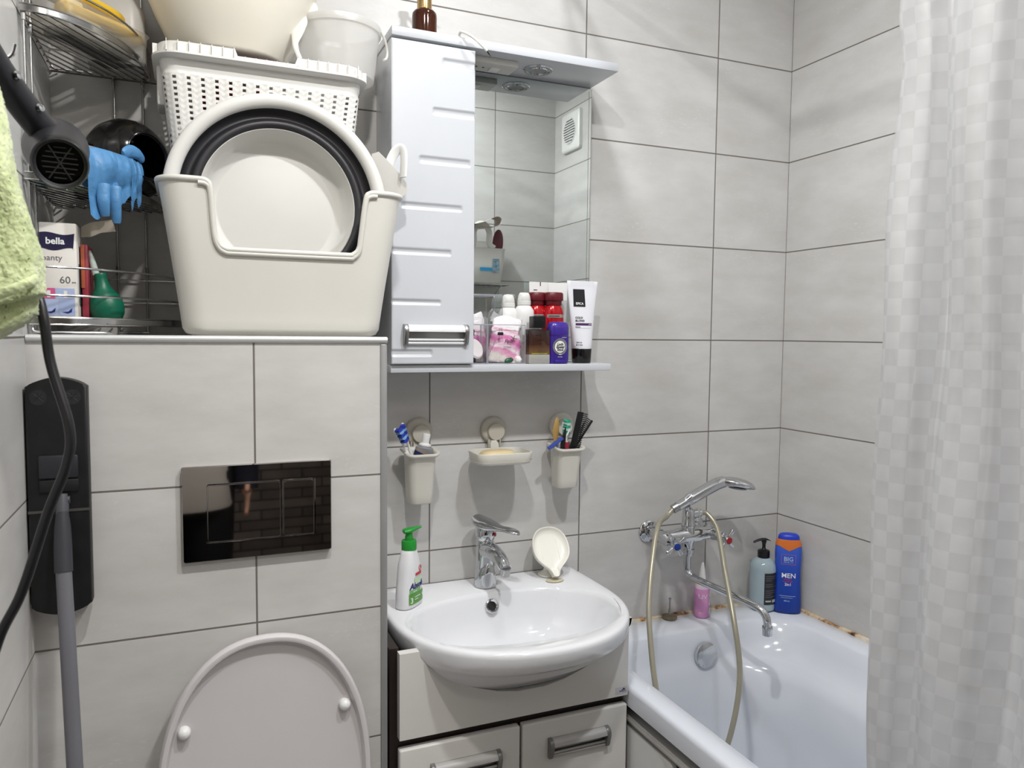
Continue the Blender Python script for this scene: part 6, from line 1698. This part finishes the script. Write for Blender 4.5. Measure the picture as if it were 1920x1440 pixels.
def pump_bottle():
    t = thing('pump_soap_bottle', 'clear bluish pump bottle with black pump and black label by the corner', 'soap dispenser', (.160, -.054, ZD), (0, 0, radians(-22)))
    m = pm('bluish_clear_plastic', (184, 204, 212), .12, spec=.5, var=.04, trans=.25)
    bm = MB(); lathe(bm, [(0, .0), (.030, 0), (.0345, .003), (.036, .010), (.036, .118), (.0345, .128), (.029, .138), (.019, .1455), (.0145, .1475)], 56); obj('body', bm, m, t)
    bm = MB(); lathe(bm, [(.033, .0035), (.0352, .010), (.0352, .02), (.034, .021), (0, .021)], 40); obj('teal_base', bm, pm('teal_liquid', (90, 168, 160), .2, trans=.2), t)
    bm = MB(); lathe(bm, [(.0155, .1465), (.0165, .148), (.0165, .166), (.0145, .1675), (.0075, .169), (.0055, .171), (.0045, .178)], 32); tube(bm, [(0, 0, .176), (0, 0, .186), (0, 0, .194)], [.0045, .005, .0075], 14); p = obj('pump', bm, BLACK, t)
    bm = MB(); d = Vector((-1, -.15, 0)).normalized(); sdv = Vector((-d.y, d.x, 0))
    secs = [(-.020, .002, .1925, .0008), (-.016, .0045, .1950, .0015), (-.006, .0075, .1985, .003), (.004, .0075, .1985, .0035), (.016, .0055, .1965, .0032), (.028, .0042, .1925, .0030), (.0315, .0030, .1912, .0022)]
    loft(bm, [[d * s + sdv * (w_ * cos(a)) + V(0, 0, z + h * sin(a)) for a in [2 * pi * i / 16 for i in range(16)]] for s, w_, z, h in secs]); obj('pump_head', bm, BLACK, p)
    f = lambda x, z: -math.sqrt(max(1e-6, .0365 ** 2 - x * x))
    bm = MB(); patch(bm, (-.008, .0335, .022, .111), f, nx=16); lb = obj('label', bm, pm('label_charcoal', (40, 40, 44), .4), t, smooth=False)
    for k, (x0, x1, z0, z1) in enumerate(((-.004, .012, .030, .0345), (.0155, .030, .028, .036))):
        bm = MB(); patch(bm, (x0, x1, z0, z1), f, off=.0009, nx=6); obj('label_panel', bm, pm('label_pale', (176, 182, 182), .4), lb, smooth=False)
    LN = pm('label_text_grey', (120, 120, 124), .5)
    for k in range(11):
        z = .102 - k * .0058
        if k in (3, 6): continue
        bm = MB(); patch(bm, (-.005, (.029, .024, .012, .03, .016, .027, .02)[k % 7], z, z + .0011), f, off=.0009, nx=8); obj('text_line', bm, LN, lb, smooth=False)
pump_bottle()

def blue_bottle():
    t = thing('shampoo_bottle', 'blue shampoo bottle with orange collar standing in the tub corner', 'bottle', (.2075, -.0985, ZD), (0, 0, radians(-38)))
    BL = bpy.data.materials.new('blue_gradient_plastic'); BL.use_nodes = True
    nt = BL.node_tree; b = nt.nodes['Principled BSDF']; tc = nt.nodes.new('ShaderNodeTexCoord'); sp = nt.nodes.new('ShaderNodeSeparateXYZ'); nt.links.new(tc.outputs['Object'], sp.inputs[0])
    rp = nt.nodes.new('ShaderNodeValToRGB'); mr = nt.nodes.new('ShaderNodeMapRange'); mr.inputs['From Max'].default_value = .2; nt.links.new(sp.outputs['Z'], mr.inputs['Value']); nt.links.new(mr.outputs[0], rp.inputs[0])
    e = rp.color_ramp.elements; e[0].color = rgb((14, 52, 140)); e[1].color = rgb((62, 98, 206)); x = e.new(.55); x.color = rgb((24, 66, 172))
    nt.links.new(rp.outputs[0], b.inputs['Base Color']); b.inputs['Roughness'].default_value = .28
    def R(z, a, bb, e=2.4): return ell(0, 0, z, a, bb, 52, e)
    def A(z):
        pts = [(0, .0375), (.01, .0385), (.05, .0365), (.09, .0345), (.12, .0342), (.15, .0352), (.175, .0358), (.19, .0345), (.2, .030)]
        for (a, xa), (b_, xb) in zip(pts[:-1], pts[1:]):
            if z <= b_: return xa + (xb - xa) * (z - a) / (b_ - a)
        return .03
    Bf = lambda z: A(z) * .56
    bm = MB(); loft(bm, [R(0, .034, .018), R(.002, .0370, .0208)] + [R(z, A(z), Bf(z)) for z in (.006, .02, .05, .09, .12, .15, .17, .182, .190, .196)] + [R(.199, .0285, .0165)]); obj('body', bm, BL, t)
    bm = MB(); loft(bm, [R(.189, .0350, .0197), R(.193, .0345, .0196), R(.204, .0300, .0180), R(.207, .0285, .0172)], True, False, False)
    # collar dips in the middle of the front
    for v in bm.verts:
        if v.co.z < .190 and v.co.y < 0: v.co.z -= .013 * max(0, 1 - abs(v.co.x) / .026); v.co.y -= .0006
    obj('orange_collar', bm, pm('orange_collar', (206, 110, 44), .4), t)
    bm = MB(); loft(bm, [R(.2065, .0285, .0172), R(.208, .0288, .0175), R(.216, .0272, .0165), R(.2205, .022, .0135), R(.2225, .012, .008)]); obj('cap', bm, pm('cap_blue', (34, 62, 186), .32), t)
    f = lambda x, z: -Bf(z) * (max(0, 1 - abs(x / A(z)) ** 2.4)) ** (1 / 2.4) - .0007
    PB = pm('print_pale_blue', (170, 190, 228), .4); PR = pm('print_rose', (180, 110, 150), .4)
    text(t, [('BIG', -.0005, .1485, .0165, 'CENTER', 0, .0002), ('POUR LUI', -.0005, .1425, .0058, 'CENTER')], PB, f)
    bm = MB(); q = [(-.019, .1385), (.018, .1385), (.018, .1655), (-.019, .1655)]
    for a, c in zip(q, q[1:] + q[:1]): tube(bm, [(a[0] + (c[0] - a[0]) * k / 8, f(a[0] + (c[0] - a[0]) * k / 8, a[1] + (c[1] - a[1]) * k / 8), a[1] + (c[1] - a[1]) * k / 8) for k in range(9)], .0005, 6)
    obj('logo_frame', bm, PR, t)
    text(t, [('MEN', .001, .1010, .0185, 'CENTER', 0, .0002), ('2in1', .000, .0790, .0105, 'CENTER', 0, .0001)], WINK, f)
    text(t, [('shampoo', -.001, .0945, .0058, 'CENTER'), ('shower gel', -.001, .0890, .0058, 'CENTER')], pm('print_red', (206, 70, 90), .4), f)
    bm = MB(); patch(bm, (-.022, .020, .0495, .0507), f, nx=10); obj('print_line', bm, PB, t, smooth=False)
    bm = MB(); patch(bm, (-.018, .013, .0445, .0455), f, nx=10); obj('print_line', bm, PB, t, smooth=False)
    text(t, [('400 ml', -.010, .0345, .0055, 'LEFT', 0, .0001)], PB, f)
blue_bottle()

t = thing('drain_plug', 'brown metal drain plug with upright stem lying on the tub edge', 'drain plug', (-.131, -.024, ZD))
BRZ = pm('stained_metal', (128, 116, 96), .4, .6, var=.25, vs=60)
bm = MB(); lathe(bm, [(0, 0), (.017, 0), (.0195, .003), (.0200, .006), (.0195, .0085), (.012, .011), (.004, .0125), (0, .0125)], 32); obj('disc', bm, BRZ, t)
bm = MB(); lathe(bm, [(.004, .012), (.0035, .026), (.0022, .028), (.0022, .052), (.0036, .053), (.0036, .057), (0, .0575)], 16); obj('stem', bm, STEEL, t)

# ================================================================== END OF THE ROOM SEEN IN THE MIRROR
def vent():
    t = thing('extractor_fan', 'square white extractor fan with round louvre high on the right wall', 'fan', (XR, -1.362, 2.283))
    K = Matrix(((0, 1, 0, 0), (1, 0, 0, 0), (0, 0, 1, 0), (0, 0, 0, 1)))     # local x->y, y->x
    def sq(d, i, r=.012): return [(-d, p[0], p[1]) for p in rr(-.082 + i, .082 - i, -.084 + i, .084 - i, r, 5)]
    bm = MB(); loft(bm, [sq(.0, 0), sq(.014, 0), sq(.019, .004), sq(.0205, .010)], True, True, True); obj('cover', bm, W_PLA2, t)
    bm = MB(); lathe(bm, [(0, -.0208), (.055, -.0208), (.056, -.0215)], 48, M=Matrix.Rotation(radians(90), 4, 'Y')); op = obj('opening', bm, pm('vent_grey', (110, 110, 112), .5), t)
    bm = MB()
    for k in range(10):
        z = -.049 + .0109 * k; w_ = math.sqrt(max(0, .054 ** 2 - z * z))
        box(bm, (-.0258, -w_, z - .0026), (-.0200, w_, z + .0020), M=None)
    obj('louvre', bm, W_PLA2, op, smooth=False)
    bm = MB(); tube(bm, [(-.0215, .0555 * cos(a), .0555 * sin(a)) for a in [2 * pi * i / 48 for i in range(48)]], .0025, 8, closed=True); obj('ring', bm, W_PLA2, t)
vent()
def caddy():
    cx, y0 = -.152, YE
    t = thing('bath_caddy', 'white plastic bath caddy with loop handle, seen in the mirror', 'caddy', (cx, y0 + .075, 1.612))
    bm = MB()
    def R(z, a, b, r=.02): return [(p[0], p[1], z) for p in rr(-a, a, -b, b, r, 6)]
    loft(bm, [R(0, .092, .045), R(.004, .096, .048), R(.08, .105, .053), R(.148, .112, .057), R(.150, .113, .058), R(.1495, .110, .055), R(.1, .103, .05), R(.008, .092, .045)], True, True, True)
    obj('basket', bm, W_PLA, t, angle=50)
    bm = MB()
    prof = cr([(-.060, 0, .150), (-.040, 0, .162), (-.034, 0, .185), (-.036, 0, .215), (-.022, 0, .243), (0, 0, .252), (.022, 0, .243), (.036, 0, .215), (.034, 0, .185), (.040, 0, .162), (.060, 0, .150)], 5)
    tube(bm, [V(p.x, .046, p.z) for p in prof], .004, 12, sx=3.4, up=(0, 1, 0)); obj('loop_handle', bm, W_PLA, t)
    bm = MB(); box(bm, (.048, .0552, .045), (.078, .0566, .105)); s = obj('sticker', bm, pm('sticker_photo', (120, 146, 160), .4, var=.5, vs=90), t, smooth=False)
    bm = MB(); box(bm, (-.01, .0548, .052), (.046, .0562, .066)); obj('sticker', bm, pm('sticker_blue', (40, 140, 190), .4), t, smooth=False)
caddy()
t = thing('bath_brush', 'burgundy oval bath brush standing in the white bath caddy', 'brush', (-.074, YE + .085, 1.625), (0, radians(4), 0))
bm = MB(); loft(bm, [[(p[0], p[2], p[1] + .165) for p in ell(0, 0, z, .024 * s, .060 * s, 36)] for z, s in ((-.008, .85), (-.004, 1), (.004, 1), (.008, .85))]); obj('head', bm, pm('burgundy', (96, 44, 54), .45), t)
bm = MB(); tube(bm, [(0, 0, 0), (0, 0, .115)], .008, 12, sx=.6); obj('handle', bm, pm('burgundy_handle', (90, 42, 50), .4), t)
t = thing('bath_pillow', 'beige curled foam bath mat end lying over the top of the caddy', 'bath mat', (-.160, YE + .110, 1.868))
BG = pm('beige_foam', (190, 180, 168), .8, var=.08, vs=90, bump=.5, bs=200)
bm = MB()
c = cr([(-.10, 0, -.01), (-.05, 0, -.012), (-.01, 0, -.005), (.03, .0, .012), (.065, 0, .026), (.084, 0, .018), (.080, 0, -.006), (.055, 0, -.016), (.02, 0, -.020), (-.03, 0, -.026), (-.10, 0, -.028)], 5)
loft(bm, [[(p.x, y, p.z) for p in c] for y in (-.03, .05)], closed=False)
bmesh.ops.solidify(bm, geom=bm.faces[:], thickness=.006)
obj('foam', bm, BG, t)
t = thing('grey_board', 'grey rounded board hanging flat behind the bath caddy', 'board', (-.145, YE + .006, 1.70))
bm = MB(); prism(bm, [(p[0], p[1]) for p in rr(-.12, .122, -.20, .105, .05, 8)], -.004, .004, bev=.001); obj('panel', bm, pm('grey_board', (172, 172, 166), .5, var=.05), t)
t = thing('wire_shelf', 'small chrome wire shelf on the end wall that carries the bath caddy', 'shelf', (-.152, YE, 1.606))
bm = MB(); tube(bm, [(p[0], p[1] + .078, -.0) for p in rr(-.13, .13, -.068, .062, .03, 6)], .0028, 8, closed=True); tube(bm, [(p[0], p[1] + .078, .0) for p in rr(-.10, .10, -.06, .045, .03, 6)], .0022, 8, closed=True); obj('rails', bm, WIRE, t)
bm = MB()
for k in range(11): tube(bm, [(-.12 + .024 * k, .012, .0), (-.12 + .024 * k, .138, .0)], .0018, 6)
obj('wires', bm, WIRE, t)
for x in (-.1, .1):
    bm = MB(); tube(bm, [(x, .002, .0), (x, .002, -.05), (x, .10, -.002)], .0025, 8); lathe(bm, [(.014, 0), (.014, .004), (0, .006)], 20, M=T(x, .0, -.03) @ Matrix.Rotation(radians(-90), 4, 'X')); obj('bracket', bm, WIRE, t)

# ================================================================== THE PERSON MIRRORED IN THE FLUSH PLATE
def person():
    px, py = -1.36, -2.06
    J = []; E_ = []; Rr = []
    def add(p, r, parent=None):
        J.append(Vector(p)); Rr.append(r)
        if parent is not None: E_.append((parent, len(J) - 1))
        return len(J) - 1
    pel = add((px, py, .90), (.135, .095))
    wst = add((px, py, 1.06), (.115, .085), pel)
    chs = add((px, py, 1.25), (.140, .095), wst)
    sh = add((px, py, 1.36), (.105, .075), chs)
    nk = add((px, py + .015, 1.44), (.048, .050), sh)
    hd = add((px, py + .03, 1.50), (.055, .065), nk)
    h2 = add((px, py + .04, 1.57), (.074, .088), hd)
    h3 = add((px, py + .03, 1.64), (.070, .085), h2)
    add((px, py + .02, 1.685), (.035, .04), h3)
    add((px, py + .128, 1.545), (.012, .012), h2)
    for s in (-1, 1):
        hip = add((px + .085 * s, py, .84), (.085, .085), pel)
        kn = add((px + .095 * s, py + .02, .47), (.055, .056), hip)
        an = add((px + .095 * s, py - .01, .085), (.036, .038), kn)
        ft = add((px + .10 * s, py + .07, .035), (.034, .026), an)
        add((px + .105 * s, py + .165, .026), (.03, .018), ft)
    def arm(s, elbow, wrist, knuckle, fdir, curl):
        a = add((px + .165 * s, py, 1.345), (.052, .052), sh)
        e = add(elbow, (.040, .040), a); w_ = add(wrist, (.027, .022), e)
        kn = Vector(knuckle); pal = add((Vector(wrist) + kn) / 2, (.036, .016), w_)
        fd = Vector(fdir).normalized(); side = Vector((0, 0, 1)).cross(fd)
        if side.length < .3: side = Vector((0, 1, 0))
        side.normalize(); cu = Vector(curl)
        for k, ln in enumerate((.036, .042, .040, .031)):
            o = kn + side * (.0255 - .017 * k)
            b_ = add(o, (.0092, .0092), pal)
            m_ = add(o + fd * ln + cu * .008, (.0085, .0085), b_)
            add(o + fd * ln * 1.75 + cu * .026, (.0072, .0072), m_)
        th = add((Vector(wrist) * .6 + kn * .4) + side * .032, (.0105, .0105), pal)
        add((Vector(wrist) * .3 + kn * .7) + side * .050 + cu * .012, (.009, .009), th)
    arm(1, (px + .235, py - .01, 1.08), (px + .235, py + .05, .845), (px + .235, py + .065, .765), (0, .1, -1), (-.3, .6, 0))
    arm(-1, (px - .165, py + .10, 1.12), (px - .075, py + .26, 1.30), (px - .055, py + .29, 1.365), (.25, .15, 1), (.6, .5, 0))
    me = bpy.data.meshes.new('person'); me.from_pydata([tuple(p) for p in J], E_, [])
    o = bpy.data.objects.new('person', me); COL.objects.link(o)
    sk = o.modifiers.new('skin', 'SKIN'); sk.use_smooth_shade = True
    for v, r in zip(me.skin_vertices[0].data, Rr): v.radius = r
    me.skin_vertices[0].data[0].use_root = True
    sb = o.modifiers.new('sub', 'SUBSURF'); sb.levels = 2; sb.render_levels = 2
    me.materials.append(pm('skin', (205, 160, 136), .5, var=.03))
    tag(o, 'person standing in the doorway in white shirt and black trousers, arm raised', 'person')
    # clothing: lofted shells round the body
    SH = pm('white_shirt', (214, 208, 200), .85, bump=.3, bs=30); TR = pm('black_trousers', (20, 20, 23), .85, bump=.3, bs=30); NV = pm('navy_sleeve', (24, 28, 44), .85, bump=.3, bs=30)
    bm = MB(); loft(bm, [ell(px, py, z, a, b, 40, 2.4) for z, a, b in ((.73, .186, .145), (.74, .188, .148), (.90, .182, .138), (1.06, .165, .125), (1.25, .185, .135), (1.34, .185, .118), (1.385, .13, .09), (1.42, .07, .065))], True, False, False); obj('shirt', bm, SH, o)
    for s in (-1, 1):
        bm = MB()
        p = [(px + .165 * s, py, 1.345), (px + .20 * s, py - .005, 1.22)] if s > 0 else [(px - .165, py, 1.345), (px - .167, py + .05, 1.23)]
        e = [(px + .235, py - .01, 1.08), (px + .235, py + .03, .90), (px + .235, py + .055, .79)] if s > 0 else [(px - .165, py + .10, 1.12), (px - .12, py + .18, 1.21), (px - .09, py + .24, 1.28)]
        tube(bm, cr(p + e, 5), [.075, .074, .072, .070, .068, .066, .064, .062, .060, .058, .056, .054, .052, .050, .048, .047, .046, .045, .044, .043, .042], 20); obj('sleeve', bm, NV, o)
    for s in (-1, 1):
        bm = MB(); tube(bm, [(px + .07 * s, py, .93), (px + .085 * s, py, .84), (px + .092 * s, py + .01, .65), (px + .095 * s, py + .02, .47), (px + .095 * s, py + .005, .28), (px + .095 * s, py - .008, .07)], [.115, .112, .098, .085, .076, .070], 24); obj('trouser_leg', bm, TR, o)
    HR = pm('dark_hair', (46, 34, 28), .6, var=.3, vs=90)
    bm = MB(); rings = []
    for z, a, b, dy in ((1.50, .078, .06, -.035), (1.56, .092, .085, -.018), (1.62, .094, .098, .005), (1.67, .085, .092, .015), (1.71, .055, .062, .018), (1.725, .015, .02, .018)):
        rings.append(ell(px, py + dy, z, a, b, 32))
    loft(bm, rings); obj('hair', bm, HR, o)
    for s in (-1, 1):
        bm = MB(); bmesh.ops.create_uvsphere(bm, u_segments=14, v_segments=10, radius=.012)
        for v in bm.verts: v.co += Vector((px + .033 * s, py + .122, 1.585))
        obj('eye', bm, W_PLA2, o)
    bm = MB(); tube(bm, cr([(px - .024, py + .112, 1.508), (px, py + .122, 1.505), (px + .024, py + .112, 1.508)], 4), .005, 8); obj('mouth', bm, pm('lips', (170, 96, 90), .5), o)
    for s in (-1, 1):
        bm = MB(); lathe(bm, [(0, 0), (.022, 0), (.026, .004), (.018, .008), (0, .006)], 18, M=T(px + .084 * s, py + .035, 1.575) @ Matrix.Rotation(radians(90 * s), 4, 'Y')); obj('ear', bm, me.materials[0], o)
person()
# phone in the raised hand, directly behind the lens
bm = MB()
Mc = Matrix(((Rv.x, Uv.x, -Fv.x, CAM.x), (Rv.y, Uv.y, -Fv.y, CAM.y), (Rv.z, Uv.z, -Fv.z, CAM.z), (0, 0, 0, 1)))
prism(bm, [(p[0], p[1]) for p in rr(-.135, .028, -.058, .018, .01, 5)], .0, .008, M=Mc @ T(0, 0, .016) @ Matrix.Rotation(radians(90), 4, 'X'), bev=.002)
tag(obj('phone', bm, BLACK_G), 'black phone held up in the doorway by the person in white', 'phone')
